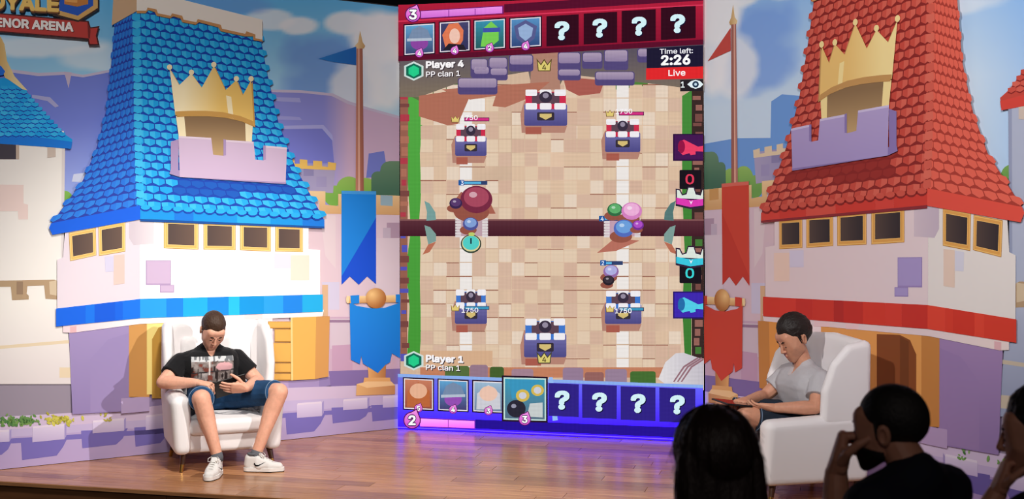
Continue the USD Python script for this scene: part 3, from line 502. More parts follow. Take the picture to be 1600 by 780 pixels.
# keeps on the field: plain square battlements
def keep(x0, y0, x1, y1, trim, big=False):
    w, h = x1 - x0, y1 - y0; q = thing_part(fld, 'battle_keep')
    A('shade', [([(x0 - 6, y1 - 18), (x0, y0 + 20), (x1, y1), (x1 - 4, y1 + 11), (x0 - 4, y1 + 11)], (182, 132, 116)), (rect(x0 + 2, y1 + 2, x0 + w * .4, y1 + 13), (170, 92, 78))], q)
    A('stone_base', [(rrect(x0, y0 + h * .42, x1, y1, 3), vgrad((112, 108, 166), (78, 74, 134), y0 + h * .5, y1)), (rrect(x0 + w * .3, y0 + h * .64, x1 - w * .3, y1 - h * .14, 2), (56, 48, 60)), ([(x0 + w * .36, y0 + h * .68), (x1 - w * .36, y0 + h * .68), (x1 - w * .36, y0 + h * .76), (x0 + w * .5, y0 + h * .84), (x0 + w * .36, y0 + h * .76)], (214, 190, 120))], q)
    A('parapet', [(rrect(x0 + 2, y0 + h * .1, x1 - 2, y0 + h * .56, 3), trim), (rrect(x0 + w * .18, y0 + h * .12, x1 - w * .18, y0 + h * .42, 2), (96, 70, 84))] + [(rrect(x0 + w * a, y0 + h * b, x0 + w * (a + .27), y0 + h * (b + .17), 2), (242, 238, 242)) for a in (.03, .365, .70) for b in (.04, .40)], q)
    A('cannon', [(ell(x0 + w / 2, y0 + h * .24, w * .15, h * .15), (58, 48, 66)), (ell(x0 + w / 2, y0 + h * .20, w * .07, h * .07), (150, 140, 160))], q)
R_, B_ = (206, 48, 78), (66, 120, 206)
for a in ((712, 192, 761, 244, R_), (946, 184, 1001, 238, R_), (820, 138, 887, 197, R_, True), (712, 450, 762, 506, B_), (946, 452, 1003, 506, B_), (820, 495, 886, 558, B_, True)): keep(*a)
def crown_pts(x, y, w, h): return [(x, y), (x + w * .25, y + h * .45), (x + w * .5, y - h * .1), (x + w * .75, y + h * .45), (x + w, y), (x + w * .92, y + h), (x + w * .08, y + h)]
hp = thing_part(fld, 'health_bars')
sh = []
for x, y, c in ((735, 187, (214, 50, 130)), (976, 178, (214, 50, 130)), (735, 481, (60, 150, 190)), (976, 483, (60, 150, 190))):
    sh += [(rect(x - 8, y - 3, x + 31, y + 3), (66, 40, 70)), (rect(x - 7, y - 2, x + 30, y + 2), c), (crown_pts(x - 29, y - 5, 14, 10), (120, 90, 50)), (crown_pts(x - 28, y - 4, 12, 8), (228, 204, 120))]
for x, y, w, p in ((741, 286, 44, .75), (964, 342, 52, .1), (957, 411, 34, .35)): sh += [(rect(x - w / 2, y - 3, x + w / 2, y + 3), (50, 66, 110)), (rect(x - w / 2 + 8, y - 1.8, x - w / 2 + 8 + (w - 9) * p, y + 1.8), (90, 180, 226)), (rrect(x - w / 2 - 1, y - 4.5, x - w / 2 + 8, y + 4, 1), (40, 90, 160))]
A('bar', sh, hp, kind='stuff')
A('bar_number', [(text('1750', x, y, 7, slope=-.02, stretch=1.1), (250, 246, 250)) for x, y in ((735, 188), (976, 178), (736, 488), (975, 489))] + [(text(n, x, y, 6), (236, 240, 255)) for n, x, y in (('3', 724, 289), ('4', 942, 345), ('2', 943, 414))], hp, each=1)
# playing pieces: plain counters where the units stand
def counter(cx, cy, r, c0, c1):
    q = thing_part(fld, 'game_counter'); A('shade', [(ell(cx - r * .3, cy + r * .8, r * 1.1, r * .6), (150, 84, 70))], q); A('disc', [(ell(cx, cy, r, r * .85), c1), (ell(cx, cy - r * .15, r * .78, r * .62), c0), (ell(cx - r * .2, cy - r * .3, r * .25, r * .18), mix(c0, (255, 255, 255), .5))], q)
A('piece_shade', [([(706, 322), (722, 300), (768, 318), (776, 334), (712, 336)], (168, 98, 82)), ([(934, 395), (962, 372), (1000, 376), (964, 392)], (184, 112, 96))], fld, each=1)
for a in ((746, 312, 25, (168, 74, 96), (120, 44, 68)), (714, 318, 10, (90, 60, 110), (60, 40, 80)), (737, 350, 12, (130, 160, 214), (80, 84, 150)), (962, 328, 12, (96, 176, 110), (52, 110, 70)), (988, 330, 16, (238, 176, 218), (214, 130, 194)), (976, 357, 16, (110, 160, 220), (84, 110, 190)), (998, 352, 9, (176, 80, 200), (120, 50, 150)), (956, 424, 12, (176, 176, 226), (150, 110, 170)), (952, 438, 9, (60, 50, 60), (40, 34, 44))): counter(*a)
ck = thing_part(fld, 'timer_dial')
A('dial', [(ell(738, 381, 16, 14.5), (52, 66, 56)), (ell(738, 380.5, 14.2, 12.6), (214, 206, 150)), (ell(738, 379.5, 12.8, 11), (84, 206, 198)), (rect(736.8, 372, 739, 381), (30, 50, 60)), (ell(739, 366, 5, 3), (190, 206, 110))], ck)
# crowns with a four
kc = thing_part(fld, 'level_crown')
A('crown', [(outline(crown_pts(842, 97, 20, 14), 1.4), (90, 76, 40)), (crown_pts(842, 97, 20, 14), (222, 204, 116)), (outline(crown_pts(842, 553, 20, 13), 1.4), (70, 70, 50)), (crown_pts(842, 553, 20, 13), (222, 206, 118))], kc)
A('crown_number', [(text('4', 852, 110, 8), (90, 80, 44)), (text('4', 852, 565, 8), (90, 80, 44))], kc)
# name plates
for nm, y1, y2, yh in (('Player 4', 107, 121, 112), ('Player 1', 564, 577, 563)):
    q = thing_part(ls, 'name_plate'); sl = -.03 if y1 < 300 else .03
    A('hexagon_badge', [([(634, yh - 8), (649, yh - 15), (664, yh - 8), (664, yh + 8), (649, yh + 15), (634, yh + 8)], (206, 224, 220)), ([(637, yh - 6.5), (649, yh - 12), (661, yh - 6.5), (661, yh + 6.5), (649, yh + 12), (637, yh + 6.5)], (24, 106, 84)), ([(641, yh - 4.5), (649, yh - 9), (657, yh - 4.5), (657, yh + 4.5), (649, yh + 9), (641, yh + 4.5)], (40, 206, 140))], q)
    for d, c in ((1.2, (50, 40, 50)), (0, (252, 248, 250))):
        A('name_lettering', [(text(nm, 667 + d, y1 + d, 9.6, slope=sl, stretch=1.16, center=False, grow=.5), c), (text('PP clan 1', 667 + d, y2 + d, 8, slope=sl, stretch=1.12, center=False), c)], q)
# upper bar
ub = thing_part(ls, 'upper_bar')
A('bar_panel', [([(620, 5), (1104, -14), (1104, TOP(1104)), (620, TOP(620))], vgrad((184, 34, 62), (124, 18, 46), 0, 96)), ([(790, 8), (1104, -12), (1104, 2), (790, 21)], (88, 18, 46)), ([(620, TOP(620) - 8), (1104, TOP(1104) - 8), (1104, TOP(1104)), (620, TOP(620))], (92, 18, 44)), ([(620, 34), (1104, 8), (1104, 10), (620, 36)], (220, 56, 90))], ub)
A('energy_bar', [([(660, 18), (789, 10), (789, 23), (660, 31)], (110, 30, 110)), ([(660, 19), (787, 11.5), (787, 22), (660, 29.5)], vgrad((240, 150, 238), (214, 110, 216), 12, 28)), ([(703, 17), (704.3, 17), (704.3, 27), (703, 27)], (150, 60, 160)), ([(744, 15), (745.3, 15), (745.3, 25), (744, 25)], (150, 60, 160))], ub)
def drop(cx, cy, r, n, parent, h):
    a = np.linspace(-math.pi * .80, math.pi * .60, 22) + math.pi / 2 - .3
    pg = unary_union([Point(cx, cy).buffer(r, quad_segs=8), Polygon([(cx - r * .8, cy - r * .6), (cx + r * .55, cy - r * 1.35), (cx + r * .95, cy - r * .3)])])
    A('energy_drop', [(pg.buffer(r * .14), (90, 24, 90)), (pg, vgrad((246, 150, 232), (214, 84, 204), cy - r * 1.3, cy + r))], parent)
    A('drop_number', [(text(n, cx, cy + h * .5, h, grow=h * .13), (60, 24, 80)), (text(n, cx, cy + h * .5, h, stretch=1.1, grow=h * .03), (255, 255, 255))], parent)
drop(648, 24, 11, '3', ub, 14)
def card(q4, cols, emb, n, parent, frame=(232, 226, 232), label=None):
    q = np.array(q4, float); c = q.mean(0); u0, v0 = q.min(0); u1, v1 = q.max(0)
    k = thing_part(parent, 'game_card')
    A('frame', [(c + (q - c) * 1.08, (40, 22, 40)), (q, frame)], k)
    A('face', [(c + (q - c) * .93, vgrad(cols[0], cols[1], v0, v1))], k)
    W, H = u1 - u0, v1 - v0; X = lambda a: u0 + a * W; Y = lambda b: v0 + b * H
    if emb == 'helmet': s = [(ell(X(.5), Y(.62), W * .3, H * .22), cols[3]), ([(X(.12), Y(.5)), (X(.25), Y(.2)), (X(.5), Y(.08)), (X(.78), Y(.2)), (X(.9), Y(.48))], cols[2]), ([(X(.08), Y(.48)), (X(.92), Y(.46)), (X(.92), Y(.55)), (X(.08), Y(.57))], mix(cols[2], (255, 255, 255), .45))]
    elif emb == 'flame': s = [([(X(.2), Y(.9)), (X(.08), Y(.45)), (X(.3), Y(.1)), (X(.62), Y(.06)), (X(.8), Y(.3)), (X(.78), Y(.62)), (X(.6), Y(.9))], cols[2]), (ell(X(.5), Y(.48), W * .18, H * .24), cols[3]), ([(X(.1), Y(.93)), (X(.3), Y(.72)), (X(.8), Y(.76)), (X(.9), Y(.93))], (40, 34, 44))]
    elif emb == 'leaf': s = [([(X(.2), Y(.9)), (X(.3), Y(.3)), (X(.55), Y(.08)), (X(.8), Y(.3)), (X(.8), Y(.7)), (X(.55), Y(.9))], cols[2]), ([(X(.28), Y(.3)), (X(.85), Y(.28)), (X(.85), Y(.42)), (X(.28), Y(.44))], cols[3])]
    elif emb == 'shield': s = [([(X(.12), Y(.3)), (X(.5), Y(.1)), (X(.88), Y(.3)), (X(.8), Y(.7)), (X(.5), Y(.92)), (X(.2), Y(.7))], cols[2]), ([(X(.25), Y(.36)), (X(.5), Y(.22)), (X(.75), Y(.36)), (X(.7), Y(.62)), (X(.5), Y(.78)), (X(.3), Y(.62))], cols[3])]
    elif emb == 'orbs': s = [([(X(.12), Y(.06)), (X(.85), Y(.06)), (X(.7), Y(.3)), (X(.2), Y(.5))], cols[2]), (ell(X(.3), Y(.72), W * .22, H * .2), (44, 42, 56)), (ell(X(.24), Y(.66), W * .06, H * .05), (150, 150, 170)), (ell(X(.45), Y(.42), W * .16, H * .14), (214, 184, 84)), (ell(X(.45), Y(.42), W * .09, H * .08), (206, 206, 216)), (ell(X(.8), Y(.30), W * .15, H * .13), (214, 184, 84)), (ell(X(.8), Y(.30), W * .09, H * .08), (206, 206, 216)), ([(X(.55), Y(.9)), (X(.62), Y(.6)), (X(.92), Y(.58)), (X(.92), Y(.92))], (200, 206, 206))]
    else: s = [([(X(.1), Y(.9)), (X(.12), Y(.4)), (X(.5), Y(.12)), (X(.88), Y(.4)), (X(.9), Y(.9))], cols[2]), (ell(X(.5), Y(.4), W * .3, H * .24), cols[3])]
    A('emblem', s, k)
    drop(u0 + W * .5, v1 - 2.5, max(4.6, W * .13), n, k, max(5.5, W * .15))
blue_ = (70, 130, 190)
card([(635, 41), (681, 38), (681, 84), (635, 87)], [(100, 170, 214), (60, 70, 110), (120, 140, 170), (140, 70, 160)], 'helmet', '4', ub)
card([(690, 37), (736, 34), (736, 80), (690, 83)], [(70, 70, 110), (50, 50, 90), (224, 122, 84), (240, 196, 178)], 'flame', '4', ub)
card([(744, 34), (791, 31), (791, 76), (744, 79)], [(60, 150, 180), (40, 90, 90), (120, 206, 84), (66, 84, 170)], 'leaf', '2', ub)
card([(800, 31), (847, 28), (847, 73), (800, 76)], [(90, 150, 200), (50, 70, 120), (88, 92, 142), (150, 176, 214)], 'shield', '4', ub)
def qtile(q4, cx, cy, bg, parent):
    k = thing_part(parent, 'hidden_card'); A('tile', [(q4, bg)], k)
    for d, c in ((1.3, (20, 20, 50)), (0, (214, 244, 250))): A('question_mark', [(text('?', cx + d, cy + 14 + d, 25, slope=-.02, stretch=1.3, grow=1.3), c)], k)
for u0, u1, v0, v1, cx, cy in ((856, 906, 27, 74, 880, 48), (914, 966, 23, 71, 939, 44), (973, 1026, 19, 68, 1000, 41), (1034, 1088, 14, 64, 1060, 37)):
    qtile([(u0, v0), (u1, v0 - 3), (u1, v1 - 3), (u0, v1)], cx, cy, (52, 14, 30), ub)
# timer box
tb = thing_part(ls, 'timer_box')
A('box', [([(1012, 77), (1101, 72), (1101, 107), (1012, 109)], (32, 28, 52)), ([(1011, 108), (1101, 105), (1101, 124), (1011, 126)], (226, 42, 46)), ([(1064, 126), (1101, 125), (1101, 143), (1064, 144)], (40, 34, 40))], tb)
A('timer_lettering', each=1, parent=tb, shapes=[(text('Time left:', 1058, 85, 7.5, slope=-.03, stretch=1.15), (246, 246, 250)), (text('2:26', 1057, 102, 14, slope=-.03, stretch=1.12, grow=.6), (255, 255, 255)), (text('Live', 1059, 119.5, 9, slope=-.03, stretch=1.15), (255, 246, 246)), (text('1', 1068, 138, 9), (240, 250, 250))])
A('eye_icon', [([(1075, 133), (1081, 128), (1088, 126), (1095, 128), (1100, 133), (1095, 138), (1088, 140), (1081, 138)], (232, 246, 250)), (ell(1088, 133, 5, 5), (40, 60, 84)), (ell(1088, 133, 2.2, 2.2), (200, 226, 240))], tb)
# side icons
for y, bg, c0, c1 in ((210, (70, 26, 84), (236, 64, 104), (150, 24, 70)), (455, (64, 42, 176), (84, 206, 232), (40, 110, 170))):
    k = thing_part(ls, 'megaphone_button')
    A('button', [(rect(1053, y, 1102, y + 42), mix(bg, (20, 10, 40), .5)), (rect(1055, y + 2, 1102, y + 40), bg)], k)
    A('megaphone', [([(1063, y + 12), (1070, y + 9), (1092, y + 20), (1102, y + 18), (1102, y + 28), (1090, y + 27), (1068, y + 33), (1061, y + 26)], c0), (ell(1066, y + 20, 5.5, 10), c1), ([(1078, y + 29), (1088, y + 28), (1088, y + 32), (1080, y + 33)], c0)], k)
for y, yc, c0, c1 in ((266, 292, (226, 60, 90), (222, 60, 178)), (412, 384, (60, 216, 216), (60, 200, 224))):
    k = thing_part(ls, 'score_counter')
    A('plate', [(rrect(1063, y, 1097, y + 30, 2), (28, 22, 30))], k); A('score_number', [(text('0', 1079, y + 22, 15, stretch=1.2), c0)], k)
    A('castle_icon', [([(1057, yc + 3), (1064, yc + 4), (1068, yc + 12), (1073, yc + 10), (1076, yc), (1086, yc), (1089, yc + 10), (1095, yc + 12), (1098, yc + 3), (1102, yc + 3), (1102, yc + 32), (1080, yc + 35), (1057, yc + 30)], (52, 36, 60)), ([(1059, yc + 5), (1063, yc + 6), (1067, yc + 14), (1074, yc + 12), (1077, yc + 2), (1085, yc + 2), (1088, yc + 12), (1096, yc + 14), (1099, yc + 5), (1102, yc + 5), (1102, yc + 20), (1059, yc + 18)], (222, 232, 222)), ([(1058, yc + 17), (1080, yc + 21), (1102, yc + 19), (1102, yc + 29), (1080, yc + 32), (1058, yc + 27)], c1), ([(1078, yc + 21), (1081, yc + 24), (1084, yc + 21), (1081, yc + 28)], (250, 240, 250))], k)
# lower bar
lb = thing_part(ls, 'lower_bar')
A('bar_panel', [([(620, BOT(620)), (1104, BOT(1104)), (1104, 700), (620, 680)], vgrad((112, 118, 226), (70, 28, 400), 590, 672)), ([(620, BOT(620)), (1104, BOT(1104)), (1104, BOT(1104) + 5), (620, BOT(620) + 5)], (140, 176, 240)), ([(746, 654), (1104, 668), (1104, 684), (746, 668)], (40, 20, 150)), ([(620, 665), (1104, 686), (1104, 687.5), (620, 666.5)], (140, 100, 420)), ([(860, 588), (866, 588), (874, 655), (866, 656)], (150, 190, 246))], lb)
A('energy_bar', [([(660, 651), (746, 655), (746, 669), (660, 666)], (120, 40, 170)), ([(660, 652.5), (744.5, 656.5), (744.5, 667.5), (660, 664.5)], vgrad((290, 176, 300), (270, 110, 330), 653, 668)), ([(703, 654), (704.3, 654), (704.3, 666), (703, 666)], (180, 80, 190))], lb)
card([(635, 590), (680, 592), (680, 639), (635, 637)], [(206, 130, 100), (150, 76, 60), (190, 104, 60), (232, 178, 146)], 'face_plate', '5', lb)
card([(689, 592), (734, 594), (734, 641), (689, 639)], [(100, 170, 214), (70, 60, 110), (120, 140, 170), (150, 80, 180)], 'helmet', '4', lb)
card([(743, 594), (790, 596), (790, 643), (743, 641)], [(160, 190, 214), (110, 130, 160), (206, 206, 214), (236, 196, 176)], 'face_plate', '3', lb)
card([(790, 588), (856, 590), (856, 656), (790, 654)], [(60, 160, 190), (90, 110, 130), (60, 150, 190), (214, 184, 84)], 'orbs', '3', lb, frame=(190, 220, 214))
drop(648, 655, 12, '2', lb, 14)
for u0, u1, v0, v1, cx, cy in ((860, 907, 597, 648, 881, 622), (912, 966, 599, 651, 939, 625), (972, 1026, 602, 654, 999, 627), (1032, 1088, 604, 657, 1060, 629)):
    qtile([(u0, v0), (u1, v0 + 2), (u1, v1 + 2), (u0, v1)], cx, cy, (50, 36, 134), lb)
# ------------------------------------------------------------------ armchairs
def frame_T(C, F):
    """Where a seat stands: x to the sitter's left, y to the back, z up; the sitter faces F."""
    F = np.array([F[0], F[1], 0.0]); F /= np.linalg.norm(F); T = np.eye(4); T[:3, 1] = -F; T[:3, 0] = np.cross(-F, (0, 0, 1)); T[:3, 3] = (C[0], C[1], 0); return T
m_white = mat('white_upholstery', (238, 234, 235), .75, .25, bump=.25, bscale=900, sheen=.15)
m_leg = mat('dark_walnut', (70, 40, 24), .35, .5, vary=.3, vscale=30)
m_brass = mat('brass', (206, 160, 84), .28, .5, metal=1)
def hs(*sp, seg=18):
    return M3.batch_hull([M3.sphere(r, seg).translate(tuple(map(float, p))) for p, r in sp])
def soft(man, edge=.02, it=10, lamb=.5):
    t = TM(man.refine_to_length(edge)); t.merge_vertices(); trimesh.smoothing.filter_taubin(t, lamb=lamb, nu=lamb + .03, iterations=it); return t
def armchair(T, label, cy=0):
    c = thing('armchair', label, 'armchair', mat=T, group='white wing armchairs on the stage')
    base = rbox(.72, .66, .20, .035, (0, .01, .225)); obj('seat_base', soft(base, .03, 4), m_white, c, smooth=50)
    cu = hs(*[((sx * .235, y, z), .04) for sx in (-1, 1) for y in (-.325, .16) for z in (.295, .325)], *[((sx * .12, -.15, .345), .04) for sx in (-1, 1)])
    obj('seat_cushion', soft(cu, .02, 8), m_white, c, smooth=60)
    for s in (-1, 1):
        a = hs(((s * .305, -.33, .17), .045), ((s * .33, -.33, .17), .045), ((s * .315, -.322, .48), .055), ((s * .345, -.322, .48), .055), ((s * .315, .27, .505), .055), ((s * .345, .27, .505), .055), ((s * .33, .30, .17), .045), ((s * .305, .30, .17), .045))
        ar = obj('arm', soft(a, .02, 6), m_white, c, smooth=60)
        w = hs(((s * .345, .315, .97), .045), ((s * .362, .20, .955), .038), ((s * .372, .10, .86), .034), ((s * .372, .04, .70), .034), ((s * .362, .04, .53), .036), ((s * .345, .30, .50), .05))
        obj('wing', soft(w, .02, 6), m_white, c, smooth=60)
    b = hs(*[((sx * .27, .26, .28), .06) for sx in (-1, 1)], *[((sx * .29, .315, .955), .06) for sx in (-1, 1)], ((0, .31, .985), .05))
    obj('backrest', soft(b, .025, 6), m_white, c, smooth=60)
    lb = hs(*[((sx * .21, .215, .41), .05) for sx in (-1, 1)], *[((sx * .22, .255, .86), .045) for sx in (-1, 1)], ((0, .20, .55), .06))
    lb = lb.translate((0, cy, 0)); obj('back_cushion', soft(lb, .02, 8), m_white, c, smooth=60)
    for sx in (-1, 1):
        for y, sy in ((-.29, -1), (.29, 1)):
            p0, p1 = np.array([sx * .30, y, .135]), np.array([sx * .325, y + sy * .03, 0])
            q = p0 + (p1 - p0) * .62
            l = obj('leg', tube([p0, q], [.024, .0165], 14), m_leg, c, smooth=40)
            obj('brass_tip', tube([q, p1 + (q - p1) * .02], [.0172, .013], 14), m_brass, l, smooth=40)
    return c
TLC = frame_T((-2.15, 8.98), (.375, -.927)); TRC = frame_T((1.83, 7.94), (-.968, -.25))
armchair(TLC, 'white wing armchair on the left, holding the man in the black T-shirt')
armchair(TRC, 'white wing armchair on the right, seen from its side, holding the man in grey', .055)
# ------------------------------------------------------------------ people
V3 = lambda *a: np.array(a, float)
def unit(a): a = np.asarray(a, float); return a / np.linalg.norm(a)
def M_of(t): return M3(m3.Mesh(vert_properties=np.asarray(t.vertices, np.float32), tri_verts=np.asarray(t.faces, np.uint32)))
def union(L): return M3.batch_boolean(L, m3.OpType.Add)
def rot_axes(x, y, z, o):
    T = np.eye(4); T[:3, 0], T[:3, 1], T[:3, 2], T[:3, 3] = x, y, z, o; return T
def limb(*pr, seg=16):
    """A tapering chain of rounded bones."""
    return union([hs(pr[i], pr[i + 1], seg=seg) for i in range(len(pr) - 1)])
def wrinkle(t, amp, scale, seed=0, stretch=(1, 1, 1)):
    n = meshkit.fbm(t.vertices * np.array(stretch) * scale, 3, seed) - .5
    t.vertices = t.vertices + t.vertex_normals * (n * 2 * amp)[:, None]; return t
def skin_mat(name, rgb): return mat(name, rgb, .5, .35, vary=.08, vscale=40, sss=.12)
def hand(wrist, f, n, thumb, curl=(.3, .4, .3), s=1.0, spread=.0, tcurl=.35, per=None):
    """Palm, four unequal bent fingers and a thumb. f: where the fingers point, n: the side they bend to, thumb: +1 or -1 along f x n."""
    f = unit(f); n = unit(n - f * np.dot(n, f)); t = np.cross(f, n) * thumb; w = np.asarray(wrist, float)
    P = lambda a, b, c: w + s * (f * a + t * b + n * c)
    L = [hs((P(0, 0, 0), .026 * s), (P(.03, .024, 0), .017 * s), (P(.03, -.022, 0), .016 * s), (P(.086, .029, 0), .0125 * s), (P(.089, .01, -.002), .013 * s), (P(.086, -.012, -.001), .0125 * s), (P(.078, -.031, .001), .0115 * s), seg=12)]
    L.append(hs((P(.015, .02, .008), .017 * s), (P(.055, .036, .012), .013 * s), (P(.05, .01, .01), .014 * s), seg=12))
    for i, (off, ln, r) in enumerate(((.029, .074, .0094), (.0095, .083, .0097), (-.011, .077, .0092), (-.0305, .06, .0083))):
        c = curl if per is None else per[i]
        p = P((.086, .089, .086, .078)[i], off, 0); a = 0; sp = spread * (1.5 - i) * .5
        for k, (seg, rr) in enumerate(((.46, 1.0), (.30, .92), (.24, .82))):
            a += c[k]; d = unit(f * math.cos(a) + n * math.sin(a) + t * sp); q = p + d * ln * seg * s
            L.append(hs((p, r * rr * s), (q, r * (rr - .07) * s), seg=10)); p = q
    p0 = P(.03, .032, .008); d1 = unit(f * .62 + t * .72 + n * .25); p1 = p0 + d1 * .036 * s
    d2 = unit(f * .85 + t * .30 + n * tcurl); p2 = p1 + d2 * .032 * s; d3 = unit(f * .9 + t * .05 + n * (tcurl + .3)); p3 = p2 + d3 * .024 * s
    L += [hs((p0, .0145 * s), (p1, .0115 * s), seg=10), hs((p1, .0112 * s), (p2, .0102 * s), seg=10), hs((p2, .0102 * s), (p3, .0082 * s), seg=10)]
    t_ = TM(union(L).refine_to_length(.0038 * s)); t_.merge_vertices(); trimesh.smoothing.filter_taubin(t_, .5, .53, iterations=5)
    return M_of(t_)
def head_mesh(beard=0):
    """Head about the point between the ears; x to the person's left, y to the face, z up."""
    sp = lambda *a: hs(*a, seg=20)
    cr = M3.sphere(1, 48).scale((.076, .097, .090)).translate((0, -.014, .036))
    face = sp(((.043, .052, -.018), .031), ((-.043, .052, -.018), .031), ((.030, .058, .045), .034), ((-.030, .058, .045), .034), ((.044, .016, -.056), .022), ((-.044, .016, -.056), .022), ((.013, .072, -.094), .019), ((-.013, .072, -.094), .019), ((.022, .073, -.06), .022), ((-.022, .073, -.06), .022), ((.052, .022, .022), .0235), ((-.052, .022, .022), .0235), ((.051, .015, -.02), .023), ((-.051, .015, -.02), .023))
    L = [cr, face, sp(((0, .089, .020), .0085), ((0, .109, -.025), .0095)), sp(((.012, .097, -.030), .0072), ((-.012, .097, -.030), .0072), ((0, .106, -.028), .0088))]
    for s in (1, -1):
        L.append(sp(((s * .012, .088, .024), .010), ((s * .040, .078, .027), .011), ((s * .054, .06, .022), .010)))
        L.append(sp(((s * .050, .062, -.010), .016), ((s * .034, .076, -.020), .014)))
        e = M3.sphere(1, 24).scale((.0085, .019, .032)) - M3.sphere(1, 20).scale((.008, .011, .021)).translate((s * .007, .004, .002))
        L.append(e.rotate((0, s * 14, s * -22)).translate((s * .079, -.012, -.004)))
    L.append(sp(((.022, .082, -.0575), .0066), ((0, .0945, -.0555), .0068), ((-.022, .082, -.0575), .0066)))
    L.append(sp(((.019, .083, -.0680), .0066), ((0, .0935, -.0690), .0076), ((-.019, .083, -.0680), .0066)))
    h = union(L)
    for s in (1, -1): h = h - M3.sphere(.0150, 20).translate((s * .031, .1005, .008))
    for s in (1, -1): h = h + M3.sphere(.0150, 20).translate((s * .031, .0775, .006))
    h = h.refine_to_length(.006); t = TM(h); t.merge_vertices(); trimesh.smoothing.filter_taubin(t, .5, .53, iterations=4); return t
HEAD = head_mesh()
def hair_cap(hx=.012, top=.014, line=.062, nape=-.062, amp=.004, seed=0, extra=()):
    e = M3.sphere(1, 56).scale((.077 + hx, .098 + hx, .091 + top)).translate((0, -.016, .036 + .002))
    for q in extra: e = e + q
    k = (line - nape) / .185; nrm = unit(V3(0, -k, 1)); e = e.trim_by_plane(tuple(nrm), float(nrm @ V3(0, -.10, nape)))
    for s in (1, -1): e = e - M3.sphere(1, 20).scale((.03, .026, .036)).translate((s * .085, -.008, -.006))
    t = TM(e.refine_to_length(.0065)); t.merge_vertices(); trimesh.smoothing.filter_taubin(t, .5, .53, iterations=3)
    d = t.vertices @ nrm - nrm @ V3(0, -.10, nape); f = np.clip(d / .05, 0, 1)[:, None] ** .8; c0 = V3(0, -.014, .036); rel = (t.vertices - c0) / V3(.0775, .0985, .0915); sk = c0 + rel / np.linalg.norm(rel, axis=1, keepdims=True) * V3(.0775, .0985, .0915)
    t.vertices = sk * (1 - f) + t.vertices * f
    n = meshkit.fbm(t.vertices * np.array((150, 45, 60)), 3, seed) - .5
    t.vertices = t.vertices + t.vertex_normals * (n * 2 * amp)[:, None]
    sb = [soft(hs(((s * .0745, .014, .034), .0045), ((s * .0745, .012, .0), .004), ((s * .0735, .011, -.016), .003)), .006, 2) for s in (1, -1)]
    return cat([t] + sb)
def hair_mat(name, rgb, rough=.55): return mat(name, rgb, rough, .4, bump=.9, bscale=1.0, vary=.35, vscale=60, stretch=(260, 60, 90))
m_brow = mat('brow_hair', (48, 32, 24), .7, .2); m_lid = mat('lash_line', (40, 26, 22), .6, .2); m_lip = mat('lip_skin', (176, 104, 92), .5, .35)
def put_head(root, T, hair, hmat, bodyparts, s=1.0, face=True):
    """Adds the head to the body's own pieces and hangs hair, brows and lashes on the person."""
    T = np.array(T, float); T[:3, :3] *= s
    h = HEAD.copy(); h.apply_transform(T); bodyparts.append(M_of(h))
    hr = hair.copy(); hr.apply_transform(T); obj('hair', hr, hmat, root, smooth=True)
    if face:
        for sd in (1, -1):
            b = tube([(sd * .016, .0985, .0265), (sd * .03, .0965, .031), (sd * .044, .0865, .030), (sd * .052, .0765, .025)], [.003, .0042, .004, .0022], 8); b.vertices = b.vertices + np.array((0, -.003, 0)); b.apply_transform(T); obj('eyebrow', b, m_brow, root, smooth=True)
            if sd == 1: lp = tube([(.021, .0875, -.0625), (.010, .0975, -.0618), (0, .1005, -.0625), (-.010, .0975, -.0618), (-.021, .0875, -.0625)], [.0015, .0024, .0026, .0024, .0015], 8); lp.apply_transform(T); obj('mouth_line', lp, m_lip, root, smooth=True)
            e = tube([(sd * .018, .0872, .001), (sd * .026, .0918, -.0015), (sd * .035, .0918, -.002), (sd * .044, .0845, .0005)], [.0012, .002, .002, .0012], 6); e.apply_transform(T); obj('eyelash', e, m_lid, root, smooth=True)
def trim(man, p, n): n = unit(n); return man.trim_by_plane(tuple(n), float(np.dot(n, p)))
def finish(parts, edge=.012, it=5):
    t = TM(union(parts).refine_to_length(edge)); t.merge_vertices(); trimesh.smoothing.filter_taubin(t, .5, .53, iterations=it); return M_of(t)
m_sole = mat('shoe_sole', (232, 230, 228), .6, .3); m_upper = mat('shoe_mesh', (226, 224, 222), .7, .3, bump=.4, bscale=500); m_blk = mat('black_rubber', (18, 18, 20), .6, .3); m_lace = mat('lace', (206, 204, 200), .8, .2); m_sock = mat('grey_sock', (96, 98, 104), .9, .1)
